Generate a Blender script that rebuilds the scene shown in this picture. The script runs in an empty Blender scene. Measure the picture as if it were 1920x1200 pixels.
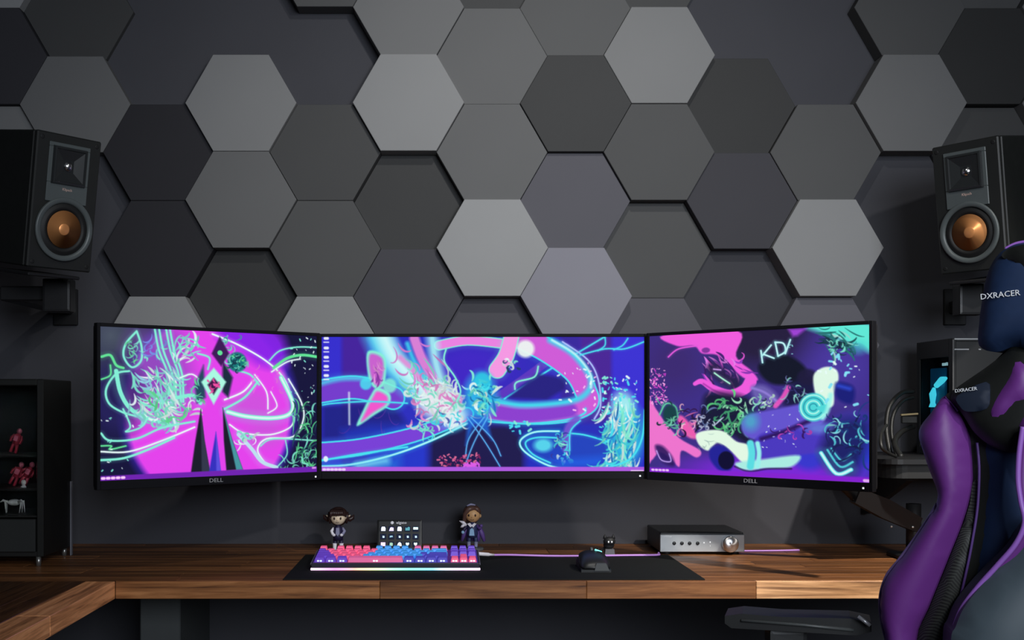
import bpy, bmesh, math, random
import numpy as np
from mathutils import Vector, Matrix
from mathutils.geometry import delaunay_2d_cdt

# ------------------------------------------------------------------ camera, world, lights, exposure
F = 2137.0                      # focal length in pixels of the 1920x1200 frame
PX, PY = 830.0, 762.0           # principal point
DESK = 0.74
CAMZ = DESK + 816.0 / F
WALL = 3.17

scene = bpy.context.scene
COL = scene.collection
cam_d = bpy.data.cameras.new('camera')
cam_d.sensor_width = 36.0
cam_d.lens = F / 1920.0 * 36.0
cam_d.shift_x = (960.0 - PX) / 1920.0
cam_d.shift_y = (PY - 600.0) / 1920.0
cam_d.clip_start = 0.05
cam = bpy.data.objects.new('camera', cam_d)
cam.location = (0, 0, CAMZ)
cam.rotation_euler = (math.pi / 2, 0, 0)
COL.objects.link(cam)
scene.camera = cam

world = bpy.data.worlds.new('world')
scene.world = world
world.use_nodes = True
world.node_tree.nodes['Background'].inputs[0].default_value = (0.10, 0.11, 0.14, 1)
world.node_tree.nodes['Background'].inputs[1].default_value = 0.05

scene.view_settings.view_transform = 'Standard'
scene.view_settings.look = 'None'
scene.view_settings.exposure = 0.0
scene.view_settings.gamma = 1.0
scene.view_settings.use_curve_mapping = False


def spot(name, loc, target, watts, angle, blend, radius, color):
    d = bpy.data.lights.new(name, 'SPOT')
    d.energy = watts
    d.spot_size = math.radians(angle)
    d.spot_blend = blend
    d.shadow_soft_size = radius
    d.color = color
    o = bpy.data.objects.new(name, d)
    o.location = loc
    o.rotation_euler = (Vector(target) - Vector(loc)).to_track_quat('-Z', 'Y').to_euler()
    COL.objects.link(o)
    return o


# ceiling spotlights of the room (all above and in front of the wall, out of the frame)
spot('ceiling_spot_wall', (0.34, 1.55, 2.60), (0.24, WALL, 1.42), 40, 92, 1.0, 0.04, (1.0, 0.99, 0.95))
spot('ceiling_spot_right', (1.20, -0.35, 2.45), (0.30, WALL, 1.25), 106, 52, 1.0, 0.05, (1.0, 0.99, 0.97))
spot('ceiling_spot_desk', (1.60, 1.50, 2.60), (1.00, 2.60, 0.74), 290, 40, 1.0, 0.05, (1.0, 0.94, 0.86))
# broad bluish fill light added behind the camera; that wall has no window
fill_d = bpy.data.lights.new('front_fill_light', 'AREA')
fill_d.shape = 'RECTANGLE'
fill_d.size, fill_d.size_y = 1.5, 1.1
fill_d.energy = 84
fill_d.color = (0.83, 0.90, 1.0)
fill_o = bpy.data.objects.new('front_fill_light', fill_d)
fill_o.location = (0.95, -1.5, 1.80)
fill_o.rotation_euler = (math.pi / 2, 0, 0)
COL.objects.link(fill_o)


# ------------------------------------------------------------------ helpers
def lin(c):
    out = []
    for v in c[:3]:
        v = v / 255.0
        out.append(v / 12.92 if v <= 0.04045 else ((v + 0.055) / 1.055) ** 2.4)
    return tuple(out)


def at(px, py, d):
    """the point that stands d metres in front of the camera plane at that place of the frame"""
    return Vector(((px - PX) / F * d, d, CAMZ - (py - PY) / F * d))


def mat(name, color, rough=0.6, metal=0.0, noise=0.0, nscale=30.0, bump=0.0, emit=None, estr=0.0,
        coat=0.0, trans=0.0, alpha=1.0, spec=0.5, ior=1.45):
    m = bpy.data.materials.new(name)
    m.use_nodes = True
    nt = m.node_tree
    b = nt.nodes['Principled BSDF']
    b.inputs['Base Color'].default_value = (*color, 1)
    b.inputs['Roughness'].default_value = rough
    b.inputs['Metallic'].default_value = metal
    b.inputs['IOR'].default_value = ior
    b.inputs['Specular IOR Level'].default_value = spec
    b.inputs['Coat Weight'].default_value = coat
    b.inputs['Transmission Weight'].default_value = trans
    b.inputs['Alpha'].default_value = alpha
    if emit:
        b.inputs['Emission Color'].default_value = (*emit, 1)
        b.inputs['Emission Strength'].default_value = estr
    if noise or bump:
        tc = nt.nodes.new('ShaderNodeTexCoord')
        n = nt.nodes.new('ShaderNodeTexNoise')
        n.inputs['Scale'].default_value = nscale
        n.inputs['Detail'].default_value = 5
        nt.links.new(tc.outputs['Object'], n.inputs['Vector'])
        if noise:
            r = nt.nodes.new('ShaderNodeMapRange')
            r.inputs['To Min'].default_value = 1 - noise
            r.inputs['To Max'].default_value = 1 + noise
            nt.links.new(n.outputs['Fac'], r.inputs['Value'])
            mx = nt.nodes.new('ShaderNodeVectorMath')
            mx.operation = 'SCALE'
            mx.inputs[0].default_value = color
            nt.links.new(r.outputs[0], mx.inputs['Scale'])
            nt.links.new(mx.outputs[0], b.inputs['Base Color'])
        if bump:
            bp = nt.nodes.new('ShaderNodeBump')
            bp.inputs['Strength'].default_value = bump
            bp.inputs['Distance'].default_value = 0.002
            nt.links.new(n.outputs['Fac'], bp.inputs['Height'])
            nt.links.new(bp.outputs[0], b.inputs['Normal'])
    return m


class MB:
    """collects shapes of ONE part"""

    def __init__(self):
        self.v = []
        self.f = []
        self.sm = []

    def add(self, vs, fs, smooth=False):
        o = len(self.v)
        self.v += [tuple(p) for p in vs]
        self.f += [tuple(i + o for i in q) for q in fs]
        self.sm += [smooth] * len(fs)
        return self

    def box(self, lo, hi, bev=0.0, M=None):
        x0, y0, z0 = lo
        x1, y1, z1 = hi
        bm = bmesh.new()
        vs = [bm.verts.new(p) for p in ((x0, y0, z0), (x1, y0, z0), (x1, y1, z0), (x0, y1, z0),
                                        (x0, y0, z1), (x1, y0, z1), (x1, y1, z1), (x0, y1, z1))]
        for q in ((0, 3, 2, 1), (4, 5, 6, 7), (0, 1, 5, 4), (1, 2, 6, 5), (2, 3, 7, 6), (3, 0, 4, 7)):
            bm.faces.new([vs[i] for i in q])
        if bev:
            bmesh.ops.bevel(bm, geom=bm.edges[:], offset=bev, segments=2 if bev > 0.003 else 1, affect='EDGES', profile=0.7)
        if M is not None:
            bm.transform(M)
        bm.verts.index_update()
        self.add([v.co[:] for v in bm.verts], [[v.index for v in f.verts] for f in bm.faces])
        bm.free()
        return self

    def tube(self, pts, r, n=10, cap=True):
        pts = [Vector(p) for p in pts]
        m = len(pts)
        rs = r if isinstance(r, (list, tuple)) else [r] * m
        vs, fs = [], []
        prev = None
        for i, p in enumerate(pts):
            t = (pts[min(i + 1, m - 1)] - pts[max(i - 1, 0)])
            if t.length < 1e-9:
                t = Vector((0, 0, 1))
            t.normalize()
            if prev is None:
                a = Vector((0, 0, 1)) if abs(t.z) < 0.9 else Vector((1, 0, 0))
                prev = t.cross(a).normalized()
            prev = (prev - t * prev.dot(t)).normalized()
            b = t.cross(prev)
            for k in range(n):
                an = 2 * math.pi * k / n
                vs.append(p + (prev * math.cos(an) + b * math.sin(an)) * rs[i])
        for i in range(m - 1):
            for k in range(n):
                k2 = (k + 1) % n
                fs.append((i * n + k, i * n + k2, (i + 1) * n + k2, (i + 1) * n + k))
        if cap:
            fs.append(tuple(reversed(range(n))))
            fs.append(tuple((m - 1) * n + k for k in range(n)))
        return self.add(vs, fs, True)

    def lathe(self, prof, M=None, n=32, closed=True):
        """profile of (radius, height), turned about local z"""
        vs, fs = [], []
        for (r, z) in prof:
            for k in range(n):
                an = 2 * math.pi * k / n
                p = Vector((r * math.cos(an), r * math.sin(an), z))
                vs.append(M @ p if M is not None else p)
        for i in range(len(prof) - 1):
            for k in range(n):
                k2 = (k + 1) % n
                fs.append((i * n + k, i * n + k2, (i + 1) * n + k2, (i + 1) * n + k))
        if closed:
            fs.append(tuple(reversed(range(n))))
            fs.append(tuple((len(prof) - 1) * n + k for k in range(n)))
        return self.add(vs, fs, True)

    def ball(self, c, r, nu=16, nv=10, M=None, taper=0.0):
        c = Vector(c)
        r = r if isinstance(r, (tuple, list)) else (r, r, r)
        vs, fs = [], []
        for j in range(nv + 1):
            th = math.pi * j / nv
            for i in range(nu):
                ph = 2 * math.pi * i / nu
                z = math.cos(th)
                s = math.sin(th) * (1 + taper * z)
                p = Vector((r[0] * s * math.cos(ph), r[1] * s * math.sin(ph), r[2] * z))
                if M is not None:
                    p = M @ p
                vs.append(c + p)
        for j in range(nv):
            for i in range(nu):
                i2 = (i + 1) % nu
                fs.append((j * nu + i, (j + 1) * nu + i, (j + 1) * nu + i2, j * nu + i2))
        return self.add(vs, fs, True)

    def prism(self, poly, y0, y1, M=None, axis='y'):
        """outline in (x, z) pushed along y"""
        n = len(poly)
        vs = []
        for y in (y0, y1):
            for (a, b) in poly:
                p = Vector((a, y, b)) if axis == 'y' else (Vector((a, b, y)) if axis == 'z' else Vector((y, a, b)))
                vs.append(M @ p if M is not None else p)
        fs = [tuple(range(n)), tuple(reversed(range(n, 2 * n)))]
        for i in range(n):
            j = (i + 1) % n
            fs.append((i, i + n, j + n, j))
        return self.add(vs, fs)

    def mesh(self, name):
        me = bpy.data.meshes.new(name)
        me.from_pydata(self.v, [], self.f)
        me.polygons.foreach_set('use_smooth', self.sm)
        bm = bmesh.new()
        bm.from_mesh(me)
        bmesh.ops.remove_doubles(bm, verts=bm.verts[:], dist=1e-6)
        bmesh.ops.recalc_face_normals(bm, faces=bm.faces[:])
        bm.to_mesh(me)
        bm.free()
        return me

    def build(self, name, material, parent=None):
        return link(name, self.mesh(name), material, parent)


def link(name, me, material, parent=None):
    o = bpy.data.objects.new(name, me)
    COL.objects.link(o)
    if material is not None:
        if len(me.materials) == 0:
            me.materials.append(material)
        elif me.materials[0] is not material:
            o.material_slots[0].link = 'OBJECT'
            o.material_slots[0].material = material
    if parent is not None:
        o.parent = parent
    return o


def tag(o, label=None, cat=None, group=None, kind=None):
    if label:
        o['label'] = label
    if cat:
        o['category'] = cat
    if group:
        o['group'] = group
    if kind:
        o['kind'] = kind
    return o


def thing(name, label, cat, loc=(0, 0, 0), rz=0.0, group=None):
    o = bpy.data.objects.new(name, None)
    o.empty_display_size = 0.02
    o.location = loc
    o.rotation_euler = (0, 0, rz)
    COL.objects.link(o)
    return tag(o, label, cat, group)


def text(name, body, size, material, parent, M, extrude=0.0003, sx=1.0):
    c = bpy.data.curves.new(name, 'FONT')
    c.body = body
    c.size = size
    c.extrude = extrude
    c.align_x = 'CENTER'
    c.align_y = 'CENTER'
    c.resolution_u = 2
    t = bpy.data.objects.new(name + '_source', c)
    COL.objects.link(t)
    dg = bpy.context.evaluated_depsgraph_get()
    me = bpy.data.meshes.new_from_object(t.evaluated_get(dg))
    bpy.data.objects.remove(t)
    me.transform(M @ Matrix.Diagonal((sx, 1, 1, 1)))
    me.name = name
    return link(name, me, material, parent)


def spline(pts, per=8, closed=False):
    """Catmull-Rom through the points"""
    P = [np.array(p, float) for p in pts]
    n = len(P)
    out = []
    rng = range(n) if closed else range(n - 1)
    for i in rng:
        if closed:
            a, b, c, d = P[(i - 1) % n], P[i], P[(i + 1) % n], P[(i + 2) % n]
        else:
            a, b, c, d = P[max(i - 1, 0)], P[i], P[i + 1], P[min(i + 2, n - 1)]
        for k in range(per):
            t = k / per
            out.append(0.5 * ((2 * b) + (c - a) * t + (2 * a - 5 * b + 4 * c - d) * t * t + (3 * b - a - 3 * c + d) * t ** 3))
    if not closed:
        out.append(P[-1])
    return out


RX = Matrix.Rotation(math.pi / 2, 4, 'X')       # local z -> -y (towards the viewer)

# ------------------------------------------------------------------ the room
wall_m = mat('wall_paint', (0.064, 0.064, 0.073), rough=0.75, noise=0.06, nscale=6, bump=0.05, spec=0.12)
floor_m = mat('dark_floor', (0.02, 0.02, 0.022), rough=0.6, noise=0.2, nscale=12)
ceil_m = mat('ceiling_paint', (0.10, 0.10, 0.105), rough=0.8, noise=0.03)


def struct(name, lo, hi, m):
    return tag(MB().box(lo, hi).build(name, m), kind='structure')


wall_back = struct('wall_back', (-2.1, WALL, 0), (2.5, WALL + 0.1, 2.7), wall_m)
struct('wall_left', (-2.2, -1.6, 0), (-2.1, WALL + 0.1, 2.7), wall_m)
struct('wall_right', (2.5, -1.6, 0), (2.6, WALL + 0.1, 2.7), wall_m)
struct('wall_front', (-2.2, -1.7, 0), (2.6, -1.6, 2.7), wall_m)
struct('floor', (-2.2, -1.7, -0.1), (2.6, WALL + 0.1, 0), floor_m)
struct('ceiling', (-2.2, -1.7, 2.7), (2.6, WALL + 0.1, 2.8), ceil_m)

# ------------------------------------------------------------------ hexagon panels on the back wall
HEX_W, HEX_P, HEX_H = 0.3044, 0.2283, 0.2636
X0 = -0.5498
Z0 = CAMZ + (762 - 190) / F * 3.09
PAINTS = {}
PAL = {}  # paints of the panels: neutral greys and plum tinted greys, dark to light
for i_ in range(14):
    v_ = 0.026 * 1.24 ** i_
    PAL['grey_%d' % i_] = (v_, v_, v_)
    PAL['plum_%d' % i_] = (v_ * 0.99, v_ * 0.965, v_ * 1.10)
for n_, c_ in PAL.items():
    PAINTS[n_] = mat('panel_paint_' + n_, c_, rough=0.66, noise=0.05, nscale=5, bump=0.03, spec=0.12)
TILES = {
    (-3, -1): ('grey_11', .05), (-3, 0): ('plum_2', .05), (-3, 1): ('grey_9', .03),
    (-2, -1): ('grey_4', .018), (-2, 0): ('grey_8', .05),
    (-1, 1): ('plum_1', .05), (-1, 2): ('plum_1', .05), (-1, 3): ('grey_11', .065),
    (0, 0): ('grey_10', .065), (0, 1): ('grey_8', .065), (0, 2): ('grey_3', .012),
    (1, -1): ('grey_6', .06), (1, 1): ('grey_5', .05), (1, 2): ('grey_6', .05), (1, 3): ('grey_11', .065),
    (2, -1): ('grey_9', .058), (2, 0): ('grey_11', .07), (2, 1): ('grey_4', .014), (2, 2): ('plum_5', .045),
    (3, -1): ('grey_5', .018), (3, 0): ('grey_8', .048), (3, 1): ('grey_8', .052), (3, 2): ('grey_12', .07), (3, 3): ('plum_6', .014),
    (4, -1): ('grey_7', .045), (4, 0): ('grey_4', .06), (4, 1): ('plum_7', .042), (4, 2): ('plum_11', .072),
    (5, -1): ('grey_5', .02), (5, 0): ('grey_10', .06), (5, 1): ('grey_6', .056), (5, 2): ('grey_6', .012), (5, 3): ('plum_7', .016),
    (6, 0): ('grey_3', .03), (6, 1): ('plum_4', .046),
    (7, 1): ('grey_6', .05), (7, 2): ('grey_11', .07), (7, 3): ('plum_8', .04),
    (8, -1): ('grey_5', .055), (8, 0): ('grey_8', .066),
    (9, -1): ('grey_5', .02), (9, 0): ('grey_1', .05), (9, 1): ('grey_4', .016),
    (10, -1): ('grey_8', .06), (10, 0): ('grey_8', .06),
}
HEXM = {}


def hex_mesh(t):
    if t in HEXM:
        return HEXM[t]
    R = HEX_W / 2 - 0.0006
    bm = bmesh.new()
    ring = [(R * math.cos(math.radians(60 * i)), R * math.sin(math.radians(60 * i))) for i in range(6)]
    b = 0.0012
    k = (R - b) / R
    rows = [[bm.verts.new((x, 0, z)) for x, z in ring], [bm.verts.new((x, -t + b, z)) for x, z in ring],
            [bm.verts.new((x * k, -t, z * k)) for x, z in ring]]
    for a, c in ((0, 1), (1, 2)):
        for i in range(6):
            j = (i + 1) % 6
            bm.faces.new((rows[a][i], rows[a][j], rows[c][j], rows[c][i]))
    bm.faces.new(rows[2])
    bm.faces.new(list(reversed(rows[0])))
    bmesh.ops.recalc_face_normals(bm, faces=bm.faces[:])
    me = bpy.data.meshes.new('hexagon_panel')
    bm.to_mesh(me)
    bm.free()
    HEXM[t] = me
    return me


for (k, j), (paint, t) in TILES.items():
    z = Z0 - j * HEX_H + (HEX_H / 2 if k % 2 else 0)
    o = link('hexagon_panel', hex_mesh(t), PAINTS[paint], wall_back)
    o.location = (X0 + k * HEX_P, WALL - 0.0005, z)

# ------------------------------------------------------------------ the desk: butcher block staves on black legs
def wood(name, axis):
    m = bpy.data.materials.new(name)
    m.use_nodes = True
    nt = m.node_tree
    b = nt.nodes['Principled BSDF']
    geo = nt.nodes.new('ShaderNodeNewGeometry')
    oi = nt.nodes.new('ShaderNodeObjectInfo')
    mp = nt.nodes.new('ShaderNodeMapping')
    mp.inputs['Scale'].default_value = (2.2, 45, 45) if axis == 'x' else (45, 2.2, 45)
    ofs = nt.nodes.new('ShaderNodeVectorMath')
    ofs.operation = 'ADD'
    mul = nt.nodes.new('ShaderNodeMath')
    mul.operation = 'MULTIPLY'
    mul.inputs[1].default_value = 37
    nt.links.new(oi.outputs['Random'], mul.inputs[0])
    nt.links.new(geo.outputs['Position'], mp.inputs['Vector'])
    nt.links.new(mp.outputs[0], ofs.inputs[0])
    nt.links.new(mul.outputs[0], ofs.inputs[1])
    n = nt.nodes.new('ShaderNodeTexNoise')
    n.inputs['Scale'].default_value = 1.6
    n.inputs['Detail'].default_value = 6
    n.inputs['Roughness'].default_value = 0.62
    n.inputs['Distortion'].default_value = 0.7
    nt.links.new(ofs.outputs[0], n.inputs['Vector'])
    cr = nt.nodes.new('ShaderNodeValToRGB')
    cr.color_ramp.elements[0].position = 0.3
    cr.color_ramp.elements[0].color = (0.050, 0.017, 0.006, 1)
    cr.color_ramp.elements[1].position = 0.72
    cr.color_ramp.elements[1].color = (0.30, 0.130, 0.048, 1)
    e = cr.color_ramp.elements.new(0.5)
    e.color = (0.170, 0.066, 0.022, 1)
    nt.links.new(n.outputs['Fac'], cr.inputs[0])
    rr = nt.nodes.new('ShaderNodeMapRange')
    rr.inputs['To Min'].default_value = 0.0
    rr.inputs['To Max'].default_value = 8.0
    nt.links.new(oi.outputs['Alpha'], rr.inputs['Value'])
    sc = nt.nodes.new('ShaderNodeVectorMath')
    sc.operation = 'SCALE'
    nt.links.new(cr.outputs[0], sc.inputs[0])
    nt.links.new(rr.outputs[0], sc.inputs['Scale'])
    tint = nt.nodes.new('ShaderNodeVectorMath')
    tint.operation = 'MULTIPLY'
    nt.links.new(sc.outputs[0], tint.inputs[0])
    nt.links.new(oi.outputs['Color'], tint.inputs[1])
    nt.links.new(tint.outputs[0], b.inputs['Base Color'])
    b.inputs['Roughness'].default_value = 0.42
    b.inputs['Specular IOR Level'].default_value = 0.3
    bp = nt.nodes.new('ShaderNodeBump')
    bp.inputs['Strength'].default_value = 0.08
    bp.inputs['Distance'].default_value = 0.002
    nt.links.new(n.outputs['Fac'], bp.inputs['Height'])
    nt.links.new(bp.outputs[0], b.inputs['Normal'])
    return m


wood_x = wood('walnut_block_long', 'x')
wood_y = wood('walnut_block_return', 'y')
black_metal = mat('black_metal', (0.010, 0.010, 0.011), rough=0.45, noise=0.1)
dark_board = mat('dark_grey_board', (0.055, 0.06, 0.06), rough=0.6, noise=0.08)

YF = 816.0 / 328.0                 # front edge of the long desk run
XA = (216 - PX) / F * YF           # inner edge of the return
TH = 0.0385
XL, XR = -1.62, 1.95
desk = thing('corner_desk', 'brown butcher block corner desk running along the hexagon panelled wall', 'desk', (0.2, 2.85, 0))
desk_inv = Matrix.Translation((-0.2, -2.85, 0))


def stave(lo, hi, m, tone, tint=(1, 1, 1)):
    o = part(MB().box(lo, hi, 0.0012), 'stave', m, desk, desk_inv)
    o.color = (*tint, tone / 8.0)
    return o


def part(mb, name, m, parent, inv):
    me = mb.mesh(name)
    me.transform(inv)
    return link(name, me, m, parent)


rnd = random.Random(4)
rows = 14
YB = YF + 0.014           # thin front edge band
for r in range(rows):
    y0 = YB + (WALL - YB) * (r - 1) / (rows - 1) if r else YF
    y1 = YB + (WALL - YB) * r / (rows - 1) if r else YB
    x = XL if r > 0 else XA
    cuts = [x]
    first = True
    if r == 0:
        cuts += [(712 - PX) / F * YF, (1100 - PX) / F * YF, (1418 - PX) / F * YF, 1.5]
    else:
        while x < XR - 0.5:
            x += rnd.uniform(0.45, 0.85)
            if x < XR - 0.25:
                cuts.append(x)
    cuts.append(XR)
    for i, (a, b) in enumerate(zip(cuts[:-1], cuts[1:])):
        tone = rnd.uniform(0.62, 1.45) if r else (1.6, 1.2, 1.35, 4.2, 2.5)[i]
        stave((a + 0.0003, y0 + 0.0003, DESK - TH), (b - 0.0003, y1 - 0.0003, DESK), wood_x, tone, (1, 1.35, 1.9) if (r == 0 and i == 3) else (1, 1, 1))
arm_rows = 14
YE = 1.05
for r in range(arm_rows):
    x0 = XA + (XL - XA) * (r + 1) / arm_rows
    x1 = XA + (XL - XA) * r / arm_rows
    cuts = [YE]
    if r == 0:
        cuts += [816.0 / (1155 - 762), ]
    else:
        cuts += [YE + rnd.uniform(.35, .75), YE + rnd.uniform(.85, 1.15)]
    cuts.append(YF)
    for a, b in zip(cuts[:-1], cuts[1:]):
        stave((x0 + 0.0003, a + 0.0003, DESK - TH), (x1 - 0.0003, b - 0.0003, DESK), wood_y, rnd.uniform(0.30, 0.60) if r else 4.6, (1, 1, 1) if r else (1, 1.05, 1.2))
stave((XL, YF + 0.0003, DESK - TH), (XA - 0.0003, YB - 0.0003, DESK), wood_x, 0.6)


def leg(x0, x1, y0, y1):
    part(MB().box((x0, y0, 0), (x1, y1, DESK - TH), 0.003), 'leg', dark_board, desk, desk_inv)


leg((262 - PX) / F * 2.75, (338 - PX) / F * 2.75, 2.75, 3.10)
leg(1.80, 1.88, 2.60, 3.10)
leg(-1.58, -1.50, 1.15, 1.5)
leg(-0.83, -0.77, 1.10, 1.16)

# ------------------------------------------------------------------ screens: numpy painter for the flat wallpaper print
class Paint:
    def __init__(self, w, h, src, seed):
        """src: crop-pixel corners (tl, tr, br, bl) of the screen that strokes are given in"""
        self.w, self.h = w, h
        self.c = np.zeros((h, w, 3))
        A, B = [], []
        for (X, Y), (u, v) in zip(src, ((0, 0), (w, 0), (w, h), (0, h))):
            A.append([X, Y, 1, 0, 0, 0, -u * X, -u * Y])
            A.append([0, 0, 0, X, Y, 1, -v * X, -v * Y])
            B += [u, v]
        s = np.linalg.solve(np.array(A, float), np.array(B, float))
        self.H = np.append(s, 1).reshape(3, 3)
        self.k = w / (src[1][0] - src[0][0])
        self.r = np.random.RandomState(seed)
        self.yy, self.xx = np.mgrid[0:h, 0:w].astype(float)

    def p(self, pts):
        q = np.c_[np.array(pts, float), np.ones(len(pts))] @ self.H.T
        return q[:, :2] / q[:, 2:]

    def blend(self, sl, a, col):
        col = np.array(col, float)
        self.c[sl] = self.c[sl] * (1 - a[..., None]) + col * a[..., None]

    def stroke(self, pts, w, col, a=1.0, soft=0.8, sm=True, w2=None, per=6, taper=False):
        q = self.p(spline(pts, per) if sm and len(pts) > 2 else pts)
        n = len(q)
        R = max(w, w2 or 0) * self.k / 2 + soft * 3 + 2
        x0, x1 = int(max(q[:, 0].min() - R, 0)), int(min(q[:, 0].max() + R, self.w))
        y0, y1 = int(max(q[:, 1].min() - R, 0)), int(min(q[:, 1].max() + R, self.h))
        if x1 <= x0 or y1 <= y0:
            return
        sl = (slice(y0, y1), slice(x0, x1))
        xx, yy = self.xx[sl], self.yy[sl]
        best = np.full(xx.shape, 1e9)
        for i in range(n - 1):
            (ax, ay), (bx, by) = q[i], q[i + 1]
            dx, dy = bx - ax, by - ay
            L = dx * dx + dy * dy + 1e-9
            t = np.clip(((xx - ax) * dx + (yy - ay) * dy) / L, 0, 1)
            d = np.hypot(xx - ax - t * dx, yy - ay - t * dy)
            wi = w if w2 is None else w + (w2 - w) * (i + 0.5) / (n - 1)
            if taper:
                wi = w * math.sin(math.pi * (i + 0.7) / (n + 0.4)) ** 0.7
            best = np.minimum(best, d - wi * self.k / 2)
        self.blend(sl, np.clip(0.5 - best / (2 * soft), 0, 1) * a, col)

    def neon(self, pts, w, col, core=None, a=1.0):
        self.stroke(pts, w * 2.4, col, 0.22 * a, soft=w * self.k * 0.9)
        self.stroke(pts, w, col, a)
        if core:
            self.stroke(pts, w * 0.5, core, a * 0.8)

    def poly(self, pts, col, a=1.0, soft=0.8, sm=False):
        q = self.p(spline(pts, 6, True) if sm else pts)
        ins = np.zeros((self.h, self.w), bool)
        dist = np.full((self.h, self.w), 1e9)
        n = len(q)
        for i in range(n):
            (ax, ay), (bx, by) = q[i], q[(i + 1) % n]
            c = ((ay > self.yy) != (by > self.yy))
            ins ^= c & (self.xx < (bx - ax) * (self.yy - ay) / (by - ay + 1e-12) + ax)
            dx, dy = bx - ax, by - ay
            t = np.clip(((self.xx - ax) * dx + (self.yy - ay) * dy) / (dx * dx + dy * dy + 1e-9), 0, 1)
            dist = np.minimum(dist, np.hypot(self.xx - ax - t * dx, self.yy - ay - t * dy))
        d = np.where(ins, -dist, dist)
        self.blend((slice(None), slice(None)), np.clip(0.5 - d / (2 * soft), 0, 1) * a, col)

    def blob(self, c, rx, ry, col, a=1.0, hard=1.0):
        q = self.p([c])[0]
        d = np.hypot((self.xx - q[0]) / (rx * self.k), (self.yy - q[1]) / (ry * self.k))
        self.blend((slice(None), slice(None)), np.clip((1 - d) * hard, 0, 1) ** 1.0 * a, col)

    def specks(self, box, n, cols, smin, smax):
        for i in range(n):
            x = self.r.uniform(box[0], box[2])
            y = self.r.uniform(box[1], box[3])
            s = self.r.uniform(smin, smax)
            an = self.r.uniform(0, 6.3)
            self.stroke([(x, y), (x + s * math.cos(an), y + s * math.sin(an))], s * 0.8, cols[self.r.randint(len(cols))], 0.95, sm=False)

    def curls(self, box, n, cols, w, size, bias=None, a=0.95):
        """tapering brush strokes that wind up towards their end"""
        for i in range(n):
            x = self.r.uniform(box[0], box[2])
            y = self.r.uniform(box[1], box[3])
            an = self.r.uniform(0, 6.3) if bias is None else self.r.normal(bias, 0.3)
            tw = self.r.choice((-1, 1)) * self.r.uniform(0.02, 0.16 if bias is not None else 0.30)
            grow = self.r.uniform(1.05, 1.40)
            s = self.r.uniform(0.5, 1.35) * size / 7
            pts = [(x, y)]
            for k in range(8):
                x += s * math.cos(an)
                y += s * math.sin(an)
                an += tw
                tw *= grow
                s *= 0.94
                pts.append((x, y))
            c = np.array(cols[self.r.randint(len(cols))], float) * self.r.uniform(0.82, 1.0)
            self.stroke(pts, w * self.r.uniform(0.7, 1.6), c, a, per=3, soft=0.9, taper=True)

    def linear(self):
        c = np.clip(self.c, 0, 255) / 255.0
        return np.where(c <= 0.04045, c / 12.92, ((c + 0.055) / 1.055) ** 2.4)


MINT, GREEN, CYAN, WHITE = (132, 240, 214), (98, 228, 150), (70, 226, 240), (232, 252, 250)
MAG, PURP, NAVY = (228, 66, 236), (134, 32, 232), (20, 18, 58)


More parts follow.
